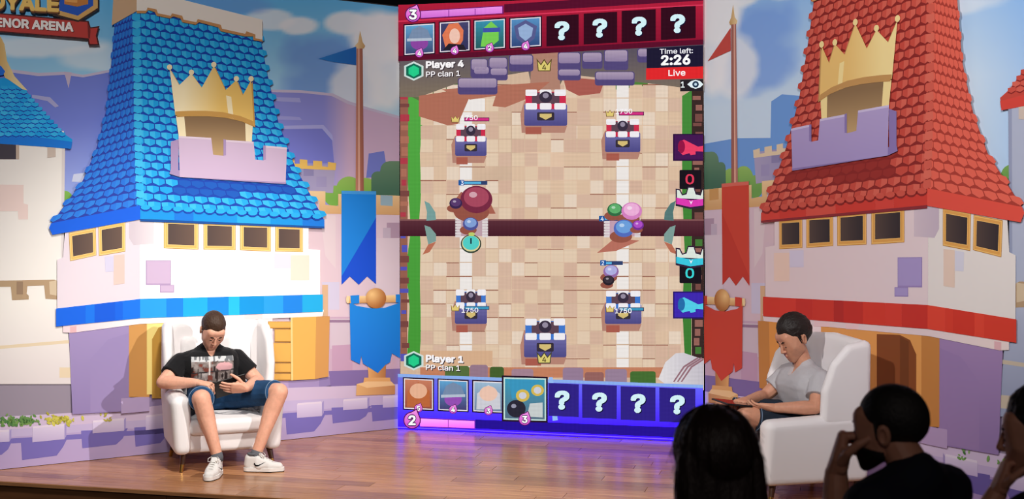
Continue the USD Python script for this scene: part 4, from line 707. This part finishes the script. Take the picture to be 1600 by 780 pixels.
def shoe(root, heel, toe, label=None, swoosh_side=1):
    """A trainer between two points on the floor."""
    d = V3(toe[0] - heel[0], toe[1] - heel[1], 0); ln = np.linalg.norm(d); y = d / ln; x = np.cross(y, (0, 0, 1)); k = ln / .30
    T = rot_axes(x * k, y * k, V3(0, 0, k), (heel[0], heel[1], 0))
    g = UsdGeom.Xform.Define(stage, pth(root, 'shoe')); g.AddTransformOp().Set(Gf.Matrix4d(T.T.tolist())); g = g.GetPrim()
    if label: tag(g, label)
    up = union([hs(((0, .042, .05), .033), ((0, .05, .095), .034), ((0, .10, .092), .038), ((0, .06, .04), .036)), hs(((0, .10, .090), .036), ((.018, .19, .050), .030), ((-.018, .19, .050), .030), ((.02, .12, .04), .032), ((-.02, .12, .04), .032)), hs(((.02, .19, .042), .030), ((-.02, .19, .042), .030), ((.006, .262, .036), .027), ((-.012, .255, .036), .027), ((0, .07, .04), .034))])
    up = trim(up, (0, 0, .022), (0, 0, 1)); obj('upper', soft(up, .008, 6), m_upper, g, smooth=50)
    fp = unary_union([Point(0, .045).buffer(.038), Point(.014, .20).buffer(.042), Point(-.014, .20).buffer(.042), Point(-.002, .262).buffer(.036)]).convex_hull.difference(Polygon([(.052, .10), (.044, .13), (.052, .16), (.09, .13)]))
    so = trimesh.creation.extrude_polygon(fp, .024, engine='earcut'); so.apply_translation((0, 0, .006)); obj('midsole', so, m_sole, g, smooth=30)
    ou = trimesh.creation.extrude_polygon(fp.buffer(-.002), .007, engine='earcut'); obj('outsole', ou, m_blk, g)
    tc = trim(hs(((.012, .262, .03), .030), ((-.016, .258, .03), .030), ((0, .20, .02), .034)), (0, .262, 0), (0, 1, .2)); tc = trim(trim(tc, (0, 0, .004), (0, 0, 1)), (0, 0, .036), (0, -.2, -1)); obj('toe_cap', TM(tc), m_blk, g, smooth=40)
    obj('collar', trimesh.creation.torus(.031, .009, major_sections=24, minor_sections=10, transform=trimesh.transformations.translation_matrix((0, .072, .126))), m_sock, g, smooth=True)
    obj('tongue', soft(hs(((.014, .125, .125), .010), ((-.014, .125, .125), .010), ((.012, .15, .09), .012), ((-.012, .15, .09), .012)), .008, 3), m_upper, g, smooth=50)
    for i in range(5):
        yy, zz = .135 + i * .019, .117 - i * .0115; obj('lace', tube([(.026, yy + .004, zz - .014), (.012, yy, zz + .001), (-.012, yy + .004, zz + .001), (-.026, yy, zz - .014)], .0032, 6), m_lace, g, smooth=True)
    for sx in (1, -1): obj('lace_loop', tube([(0, .13, .122), (sx * .022, .128, .137), (sx * .04, .14, .128), (sx * .036, .158, .108), (sx * .012, .146, .112)], .0028, 6), m_lace, g, smooth=True)
    # the check mark on both sides
    sw = Polygon([(.085, .060), (.10, .044), (.122, .046), (.175, .078), (.125, .056), (.103, .055), (.092, .068)])
    for sx in (1, -1):
        v, f = tri(sw); up_t = trimesh.Trimesh(*[np.asarray(q) for q in (TM(up).vertices, TM(up).faces)], process=False)
        v3, f = trimesh.remesh.subdivide_to_size(np.c_[v, np.zeros(len(v))], f, .012); o = np.c_[np.full(len(v3), sx * .2), v3[:, 0], v3[:, 1]]
        loc, ri, _ = up_t.ray.intersects_location(o, np.tile((-sx, 0, 0), (len(o), 1)), multiple_hits=False)
        if len(ri) == len(o):
            q = np.zeros((len(o), 3)); q[ri] = loc; q[:, 0] += sx * .0022; obj('check_mark', (q, f if sx > 0 else f[:, ::-1]), m_blk, g)
    return g
def tablet(name, T, label, w=.25, h=.175):
    g = thing(name, label, 'tablet', mat=T)
    obj('case', TM(rbox(w, h, .011, .005, (0, 0, 0), 12)), m_case, g, smooth=40); obj('glass', box(w - .012, h - .012, .0012, (0, 0, .0058), .0005), m_glass, g)
    obj('camera_lens', lathe([(0, -.0072), (.006, -.0072), (.006, -.0050), (0, -.0050)], 16, (w * .42, h * .38, 0)), m_glass, g)
    return g
m_case = mat('tablet_case', (20, 20, 23), .45, .4); m_glass = mat('tablet_glass', (8, 8, 10), .08, .6)

# ---- the man on the left
sk1 = skin_mat('skin_fair', (226, 168, 142)); hr1 = hair_mat('hair_brown', (66, 44, 30)); m_tee = mat('black_cotton', (17, 17, 20), .85, .2, bump=.3, bscale=500, sheen=.1)
m_denim = mat('blue_denim', (34, 72, 112), .8, .2, bump=.5, bscale=700, vary=.25, vscale=14); m_hem = mat('denim_hem', (112, 136, 164), .85, .2); m_shprint = col_mat('shirt_print', rough=.8, spec=.2)
def seated(label, T, J, skin, hairm, hair, hs_, shirt_m, short_m, arm_r, sleeve, hands, rough_neck, shoes, vdepth=.085, shirt_bulk=0, body_s=1.0, head_T=None, legs=True, beard=None):
    g = thing('person', label, 'person', mat=T)
    a0, a1, a2, a3 = arm_r; hipc, waist, chest, neck = J['hip'], J['waist'], J['chest'], J['neck']; ax = unit(J['shL'] - J['shR'])
    hipL, hipR = J['hipL'], J['hipR']
    hipline = hs((hipL, .095), (hipR, .095), (waist - ax * .07, .105), (waist + ax * .07, .105))
    fwd = unit(np.cross(ax, unit(neck - waist)))
    trunk = hs((waist - ax * .07, .105), (waist + ax * .07, .105), (chest - ax * .095 + fwd * .01, .108), (chest + ax * .095 + fwd * .01, .108))
    up = hs((chest - ax * .095, .105), (chest + ax * .095, .105), (J['shL'] - ax * .02, .062), (J['shR'] + ax * .02, .062), (neck - unit(neck - chest) * .045, .060))
    trap = hs((neck, .052), (J['shL'] - ax * .05, .05), (J['shR'] + ax * .05, .05))
    hc = J['head']; ncap = hs((neck - (hc - neck) * .15, .060), (neck + (hc - neck) * .62, .053))
    P = [hipline, trunk, up, trap]; C = [hipline, trunk, up, trap]
    arms = []
    for s in 'LR':
        S_, E_, W_2 = J['sh' + s], J['el' + s], J['wr' + s]
        m1 = S_ + (E_ - S_) * .45; f1 = E_ + (W_2 - E_) * .28
        arms.append(limb((S_, a0), (m1, a1), (E_, a2 * .95), (f1, a2), (W_2, a3)))
    lg_ = []
    if legs:
        for s in 'LR':
            H_, K_, A_ = J['hip' + s], J['kn' + s], J['an' + s]; bk = unit(J['hipL'] - J['hipR'] * 1.0); back = unit(V3(0, 1, 0) - unit(A_ - K_) * (unit(A_ - K_)[1]))
            lg_.append(limb((H_, .092), (K_ + (H_ - K_) * .3, .076), (K_, .066), (K_ + (A_ - K_) * .30 + back * .014, .063), (K_ + (A_ - K_) * .62, .047), (A_, .037)))
    body = finish(P + [ncap] + arms + lg_, .014, 5)
    pieces = [body]
    put_head(g, head_T, hair, hairm, pieces, hs_)
    for hd in hands: pieces.append(hand(**hd))
    obj('body', TM(union(pieces)), skin, g, smooth=60)
    # shirt
    o = .014 + shirt_bulk
    def grow(p, r): return (p, r + o)
    hip2 = hs(grow(hipL + V3(0, 0, .03), .088), grow(hipR + V3(0, 0, .03), .088), grow(waist - ax * .07, .105), grow(waist + ax * .07, .105))
    tr2 = hs(grow(waist - ax * .07, .105), grow(waist + ax * .07, .105), grow(chest - ax * .095 + fwd * .01, .108), grow(chest + ax * .095 + fwd * .01, .108))
    up2 = hs(grow(chest - ax * .095, .105), grow(chest + ax * .095, .105), grow(J['shL'] - ax * .02, .062), grow(J['shR'] + ax * .02, .062), grow(neck - unit(neck - chest) * .045, .063))
    tp2 = hs((neck, .052 + .010), (neck - (hc - neck) * .15, .076), grow(J['shL'] - ax * .05, .05), grow(J['shR'] + ax * .05, .05))
    sl = []
    for s in 'LR':
        S_, E_ = J['sh' + s], J['el' + s]; q = limb((S_, a0 + o), (S_ + (E_ - S_) * .45, a1 + o + .004), (S_ + (E_ - S_) * (sleeve + .12), a1 + o + .004)); sl.append(trim(q, S_ + (E_ - S_) * sleeve, S_ - E_))
    sh = union([hip2, tr2, up2, tp2] + sl)
    sh = trim(sh, hipc + V3(0, 0, -.02), V3(0, 0, 1))
    upn = unit(hc - neck)
    cut = hs((neck + upn * .055 + fwd * .014, .058), (neck + upn * .16, .085), (neck + fwd * .07 - upn * rough_neck, .02), (neck + fwd * .16 - upn * (rough_neck - .03), .03))
    sh = TM((sh).refine_to_length(.012)); sh.merge_vertices(); trimesh.smoothing.filter_taubin(sh, .5, .53, iterations=6); wrinkle(sh, .0045, 9, 3, (1, 1, 2.0)); wrinkle(sh, .0025, 24, 5)
    shm = M_of(sh) - cut
    sh = TM(shm); sp_ = obj('t_shirt', sh, shirt_m, g, smooth=50)
    if legs:
        qs = [hs(grow(hipL, .092), grow(hipR, .092), grow(waist - ax * .07 - V3(0, 0, .02), .100), grow(waist + ax * .07 - V3(0, 0, .02), .100))]
        for s in 'LR':
            H_, K_ = J['hip' + s], J['kn' + s]; q = limb((H_, .108), (K_ + (H_ - K_) * .3, .093), (K_ + (H_ - K_) * .02, .083)); qs.append(trim(q, K_ + (H_ - K_) * J.get('hem', .2), H_ - K_))
        so = union(qs); so = TM(so.refine_to_length(.014)); so.merge_vertices(); trimesh.smoothing.filter_taubin(so, .5, .53, iterations=4); wrinkle(so, .004, 14, 9)
        so_p = obj('shorts', so, short_m, g, smooth=50)
        for s in 'LR':
            H_, K_ = J['hip' + s], J['kn' + s]; c = K_ + (H_ - K_) * (J.get('hem', .2) + .012); z = unit(H_ - K_); x = unit(np.cross(z, (0, 0, 1))); T_ = rot_axes(x, np.cross(z, x), z, c)
            obj('hem', trimesh.creation.torus(.0862, .0028, major_sections=36, minor_sections=8, transform=T_), m_hem, so_p, smooth=True)
    for a in shoes: shoe(g, *a)
    if beard is not None:
        b = M_of(HEAD).scale((1.045, 1.035, 1.02)).trim_by_plane((0, .25, -1.0), .052).trim_by_plane((0, 1, 0), .0); b = b - M3.sphere(1, 24).scale((.024, .03, .014)).translate((0, .095, -.062)); b = TM(b); b.apply_transform(head_T @ np.diag([hs_, hs_, hs_, 1])); obj('beard', b, beard, g, smooth=60)
    if legs:
        for s in 'LR':
            A_ = J['an' + s]; K_ = J['kn' + s]; obj('sock', tube([A_ + (K_ - A_) * .05, A_ + (K_ - A_) * -.02, V3(A_[0], A_[1], A_[2] - .03)], [.0395, .0405, .042], 20), m_sock, g, smooth=True)
    return g, sh, fwd
def head_frame(o, fwd, up, s=1):
    y = unit(fwd); z = unit(up - y * np.dot(up, y)); return rot_axes(np.cross(y, z) * -1 if False else np.cross(y, z), y, z, o)
JL = dict(hip=V3(-.035, .06, .47), hipL=V3(.065, .06, .475), hipR=V3(-.135, .06, .475), waist=V3(-.05, .03, .60), chest=V3(-.07, .015, .715), neck=V3(-.078, .01, .838),
          shL=V3(.115, .03, .742), shR=V3(-.285, .02, .730), elL=V3(.262, -.07, .585), elR=V3(-.425, -.10, .612), wrL=V3(.125, -.345, .575), wrR=V3(-.205, -.255, .615), head=V3(-.070, -.060, .968),
          knL=V3(.345, -.43, .545), knR=V3(-.20, -.44, .525), anL=V3(.175, -.47, .12), anR=V3(-.10, -.50, .13), hem=.07)
pt = math.radians(43); yw = math.radians(8)
hT = head_frame(JL['head'], V3(math.sin(yw) * math.cos(pt), -math.cos(yw) * math.cos(pt), -math.sin(pt)), V3(.06, 0, 1))
tabL = V3(.022, -.300, .588); tw = unit(V3(.95, .06, .22)); th_ = unit(np.cross(unit(np.cross(tw, V3(0, -.57, .82))), tw)); tn = np.cross(tw, th_)
if tn[1] < 0: tn = -tn
gL, shL, fwL = seated('man in a black printed T-shirt and denim shorts sitting and tapping a tablet', TLC, JL, sk1, hr1, hair_cap(.006, .014, .080, -.050, .003, 2), 1.05, m_tee, m_denim, (.066, .058, .049, .031), .62,
    [dict(wrist=JL['wrL'], f=V3(-.97, -.02, .05), n=V3(-.05, .85, .5), thumb=-1, curl=(.12, .22, .2), s=1.12, tcurl=.5), dict(wrist=JL['wrR'], f=V3(.90, -.40, -.12), n=V3(.1, .05, -1), thumb=1, s=1.08, per=((.35, .35, .2), (.7, .8, .5), (.8, .9, .5), (.9, .9, .5)))],
    .035, [((.085, -.445), (.36, -.555)), ((-.075, -.44), (-.20, -.71))], head_T=hT)
# the shirt's print: an unreadable collage, laid on the cloth
def shirt_print(g, sh, fwd, c, w, h, rows=40, cols=54):
    a = np.linspace(-w / 2, w / 2, cols); b = np.linspace(-h / 2, h / 2, rows); A_, B_ = np.meshgrid(a, b); o = np.stack([c[0] + A_, np.full(A_.shape, -.6), c[2] + B_], -1).reshape(-1, 3)
    loc, ri, _ = sh.ray.intersects_location(o, np.tile((0, 1.0, 0), (len(o), 1)), multiple_hits=False)
    ok = np.zeros(len(o), bool); q = o.copy(); ok[ri] = True; q[ri] = loc; q[:, 1] -= .0022
    idx = np.arange(rows * cols).reshape(rows, cols); F = np.vstack([np.stack([idx[:-1, :-1], idx[:-1, 1:], idx[1:, 1:]], -1).reshape(-1, 3), np.stack([idx[:-1, :-1], idx[1:, 1:], idx[1:, :-1]], -1).reshape(-1, 3)])
    F = F[ok[F].all(1)]; x, y = (A_ / w + .5).ravel(), (B_ / h + .5).ravel(); n1 = meshkit.fbm(np.stack([x * 9, y * 6, x * 0], -1), 3, 3); n2 = meshkit.noise(np.stack([x * 26, y * 4, x * 0], -1), 8)
    col = mix((120, 108, 104), (206, 196, 194), 0)[None] + (np.array((214, 206, 204)) - np.array((112, 96, 92)))[None] * (n1 - .5)[:, None] * 1.6
    top = y > .80; col[top] = np.where((n2[top] > .5)[:, None], (202, 204, 206), (110, 112, 116)); red = (n1 < .47) & (x < .5) & ~top; col[red] = (120, 62, 52); dk = (n2 < .33) & ~top & (y < .62); col[dk] = (44, 34, 34)
    pk = (((x - .78) / .2) ** 2 + ((y - .60) / .17) ** 2 < 1); col[pk] = (214, 164, 168); ln = (np.abs(y - .42 - .1 * (x - .5)) < .022); col[ln] = (60, 54, 56); wh = (np.abs(x - .42) < .02) & (y > .3) & (y < .86); col[wh] = (224, 216, 212)
    obj('shirt_print', (q, F), m_shprint, g, col=lin(np.clip(col, 0, 255)))
shirt_print(gL, shL, fwL, V3(-.075, 0, .690), .30, .19)
tablet('tablet', TLC @ rot_axes(tw, np.cross(tn, tw), tn, tabL), 'black tablet held up by the man in the black T-shirt', .225, .16)

# ---- the man on the right
sk2 = skin_mat('skin_olive', (206, 148, 120)); hr2 = hair_mat('hair_black', (30, 22, 19)); m_grey = mat('grey_marl', (186, 184, 188), .85, .2, bump=.35, bscale=500, vary=.05, vscale=300); m_dshort = mat('dark_denim', (36, 46, 60), .85, .2, bump=.5, bscale=600, vary=.2, vscale=14)
JR = dict(hip=V3(.04, .10, .47), hipL=V3(.14, .09, .475), hipR=V3(-.06, .09, .475), waist=V3(.03, .09, .59), chest=V3(.03, .07, .70), neck=V3(.03, .065, .83),
          shL=V3(.215, .085, .745), shR=V3(-.165, .06, .745), elL=V3(.305, .0, .595), elR=V3(-.20, -.10, .60), wrL=V3(.235, -.245, .592), wrR=V3(-.02, -.31, .605), head=V3(.03, .005, 1.005),
          knL=V3(.15, -.40, .535), knR=V3(-.16, -.42, .53), anL=V3(.13, -.46, .12), anR=V3(-.14, -.48, .12), hem=.13)
pt = math.radians(30)
hT = head_frame(JR['head'], V3(.05, -math.cos(pt), -math.sin(pt)), V3(0, 0, 1))
seated('man in a plain grey T-shirt sitting sideways and looking down at a tablet', TRC, JR, sk2, hr2, hair_cap(.008, .022, .066, -.050, .004, 4), 1.15, m_grey, m_dshort, (.060, .052, .045, .029), .62,
    [dict(wrist=JR['wrR'], f=V3(.55, -.80, .02), n=V3(.1, -.25, -1), thumb=-1, curl=(.35, .55, .4), s=1.08), dict(wrist=JR['wrL'], f=V3(-.55, -.83, .0), n=V3(-.5, .2, .8), thumb=1, curl=(.2, .35, .3), s=1.08)],
    .045, [((.13, -.43), (.16, -.72)), ((-.14, -.45), (-.18, -.74))], head_T=hT, shirt_bulk=.006)
tabR = V3(.06, -.455, .607)
tablet('tablet', TRC @ rot_axes(unit(V3(1, 0, 0)), unit(V3(0, -1, .12)) * -1 if False else unit(np.cross(unit(V3(0, .12, 1)), V3(1, 0, 0))), unit(V3(0, .12, 1)), tabR), 'dark tablet lying flat in the hands of the man in grey')

# ---- the audience: three people on a bench in the dark of the hall
TIER = -.02
m_navy = mat('navy_cotton', (22, 24, 36), .85, .2, bump=.3, bscale=500); m_dk = mat('dark_jersey', (24, 20, 24), .85, .2, bump=.3, bscale=500); m_trou = mat('dark_trousers', (26, 28, 36), .85, .2)
bn = thing('audience_bench', 'dark bench in the audience carrying the three onlookers', 'bench', loc=(0, 0, TIER))
obj('seat', box(2.1, .62, .05, (1.05, 3.33, .385), .008), m_leg, bn)
for x in (.12, 1.98):
    for y in (3.10, 3.56): obj('leg', box(.05, .05, .36, (x, y, .18), .004), m_leg, bn)
def sit_J(el, wr, shd=.175, nz=0, **k):
    J = dict(hip=V3(0, 0, .52), hipL=V3(.095, 0, .53), hipR=V3(-.095, 0, .53), waist=V3(0, 0, .68), chest=V3(0, -.015, .82), neck=V3(0, .03, 1.005 + nz), shL=V3(shd, .02, .925 + nz), shR=V3(-shd, .02, .925 + nz), head=V3(0, -.045, 1.205),
             elR=V3(-.24, -.08, .66), wrR=V3(-.14, -.30, .62), elL=el, wrL=wr, knL=V3(.12, -.40, .50), knR=V3(-.12, -.40, .50), anL=V3(.11, -.42, .115), anR=V3(-.11, -.42, .115), hem=-.1)
    J.update(k); return J
def aud_T(hw, F, hl):
    F = np.array([F[0], F[1], 0]); F /= np.linalg.norm(F); T = frame_T((0, 0), F); T[:3, 3] = np.array(hw) - T[:3, :3] @ hl; T[2, 3] = TIER; return T
sk3 = skin_mat('skin_tan', (186, 128, 104)); hr3 = hair_mat('hair_cropped', (26, 21, 20), .6)
hr4 = hair_mat('hair_long_dark', (38, 26, 22), .45)
def turned(F_head, F_seat, J, keep):
    """The head and the raised arm keep facing F_head while the seat faces F_seat: returns the turn and moves the raised arm's joints."""
    A, B = frame_T((0, 0), F_head)[:3, :3], frame_T((0, 0), F_seat)[:3, :3]; Q = B.T @ A
    for k in keep: J[k] = J['head'] + Q @ (J[k] - J['head'])
    return Q
J2 = sit_J(V3(.085, -.165, .78), V3(.045, -.185, 1.050), nz=.075, head=V3(0, -.045, 1.183))
Q2 = turned((-.79, .62), (-.62, .78), J2, ('elL', 'wrL'))
seated('man with cropped hair and dark beard in the audience, fist held to his mouth', aud_T((1.071, 3.45, 0), (-.62, .78), J2['head']), J2, sk3, hr3, hair_cap(.005, .007, .052, -.066, .0012, 6), .98, m_navy, m_trou, (.060, .054, .050, .034), .6,
    [dict(wrist=J2['wrL'], f=Q2 @ V3(-.25, .10, .97), n=Q2 @ V3(-.35, .9, -.1), thumb=-1, curl=(1.3, 1.5, .8), s=1.25, tcurl=.7), dict(wrist=J2['wrR'], f=V3(.3, -.9, -.1), n=V3(0, 0, -1), thumb=-1, s=1.0)],
    .02, [((.11, -.39), (.12, -.67)), ((-.11, -.39), (-.12, -.67))], head_T=head_frame(J2['head'], Q2 @ V3(.02, -1, -.10), V3(0, 0, 1)), beard=hr3, shirt_bulk=.006)
J3 = sit_J(V3(.15, -.30, .78), V3(.045, -.185, .992), nz=.02, head=V3(0, -.07, 1.158), knL=V3(.05, -.31, .48), knR=V3(-.16, -.34, .48), anL=V3(.05, -.33, .115), anR=V3(-.16, -.36, .115))
Q3 = turned((-.92, .39), (-.45, .89), J3, ('elL', 'wrL'))
seated('young man at the right edge of the audience, chin on his hand', aud_T((1.520, 3.5, 0), (-.45, .89), J3['head']), J3, sk3, hr2, hair_cap(.010, .024, .066, -.060, .005, 8), 1.03, m_dk, m_trou, (.055, .048, .042, .029), .6,
    [dict(wrist=J3['wrL'], f=Q3 @ V3(-.25, .25, .9), n=Q3 @ V3(-.2, 1, -.1), thumb=-1, curl=(.9, 1.2, .7), s=1.0, tcurl=.5), dict(wrist=J3['wrR'], f=V3(.3, -.9, -.1), n=V3(0, 0, -1), thumb=-1, s=1.0)],
    .02, [((.05, -.30), (.05, -.58)), ((-.16, -.33), (-.17, -.61))], head_T=head_frame(J3['head'], Q3 @ V3(0, -1, -.12), V3(0, 0, 1)), shirt_bulk=.006)
def long_hair():
    a = M3.sphere(1, 48).scale((.106, .118, .110)).translate((0, -.022, .030)); b = hs(((.05, -.05, .0), .062), ((-.05, -.05, .0), .062), ((.075, -.055, -.25), .050), ((-.075, -.055, -.25), .050), ((0, -.085, -.25), .05))
    c = a + b - hs(((.03, .11, -.02), .055), ((-.03, .11, -.02), .055), ((.03, .11, -.15), .06), ((-.03, .11, -.15), .06))
    t = TM(c.refine_to_length(.008)); t.merge_vertices(); trimesh.smoothing.filter_taubin(t, .5, .53, iterations=10)
    an = np.arctan2(t.vertices[:, 0], -t.vertices[:, 1]); n = meshkit.fbm(np.stack([an * 9, t.vertices[:, 2] * 9, an * 0], -1), 3, 4) - .5
    t.vertices = t.vertices + t.vertex_normals * (n * .016)[:, None]; return t
J1 = sit_J(V3(.235, -.08, .68), V3(.14, -.30, .62), shd=.155)
LH = long_hair()
TW = aud_T((.522, 3.15, 0), (-.15, .99), J1['head']); J1['head'] = J1['head'] + V3(0, 0, -.045); hTw = head_frame(J1['head'], V3(0, -1, -.05), V3(0, 0, 1))
gw, _, _ = seated('woman with long dark hair in the audience, seen from behind', TW, J1, sk3, hr4, LH, 1.03, m_dk, m_trou, (.048, .042, .037, .026), .6,
    [dict(wrist=J1['wrL'], f=V3(-.3, -.9, -.1), n=V3(0, 0, -1), thumb=1, s=.92), dict(wrist=J1['wrR'], f=V3(.3, -.9, -.1), n=V3(0, 0, -1), thumb=-1, s=.92)],
    .03, [((.11, -.39), (.12, -.65)), ((-.11, -.39), (-.12, -.65))], head_T=hTw, shirt_bulk=.006)
# loose strands over her hair
rs = np.random.default_rng(5); pts, cnt = [], []
Hm = LH.copy(); Hm.apply_transform(hTw @ np.diag([1.03, 1.03, 1.03, 1]))
for k in range(420):
    i = rs.integers(len(Hm.vertices)); p = Hm.vertices[i].copy(); nrm = Hm.vertex_normals[i]
    if p[2] < J1['head'][2] - .02 or p[1] < J1['head'][1] - .03: continue
    q = [p + nrm * .002]
    for s in range(4):
        d = V3(0, 0, -1) - nrm * np.dot(V3(0, 0, -1), nrm); d = d / (np.linalg.norm(d) + 1e-6); q.append(q[-1] + d * .014 + nrm * (.0012 * rs.random()) + rs.normal(size=3) * .0008)
    pts += q; cnt.append(len(q))
bc = UsdGeom.BasisCurves.Define(stage, pth(gw, 'hair_strands')); bc.CreateTypeAttr('linear'); bc.CreateCurveVertexCountsAttr(Vt.IntArray(cnt)); bc.CreatePointsAttr(Vt.Vec3fArray.FromNumpy(np.array(pts, np.float32))); bc.CreateWidthsAttr(Vt.FloatArray([.0009] * len(pts))); bc.SetWidthsInterpolation('vertex')
UsdShade.MaterialBindingAPI.Apply(bc.GetPrim()).Bind(hr4); tag(bc.GetPrim(), None, None, None, 'stuff')
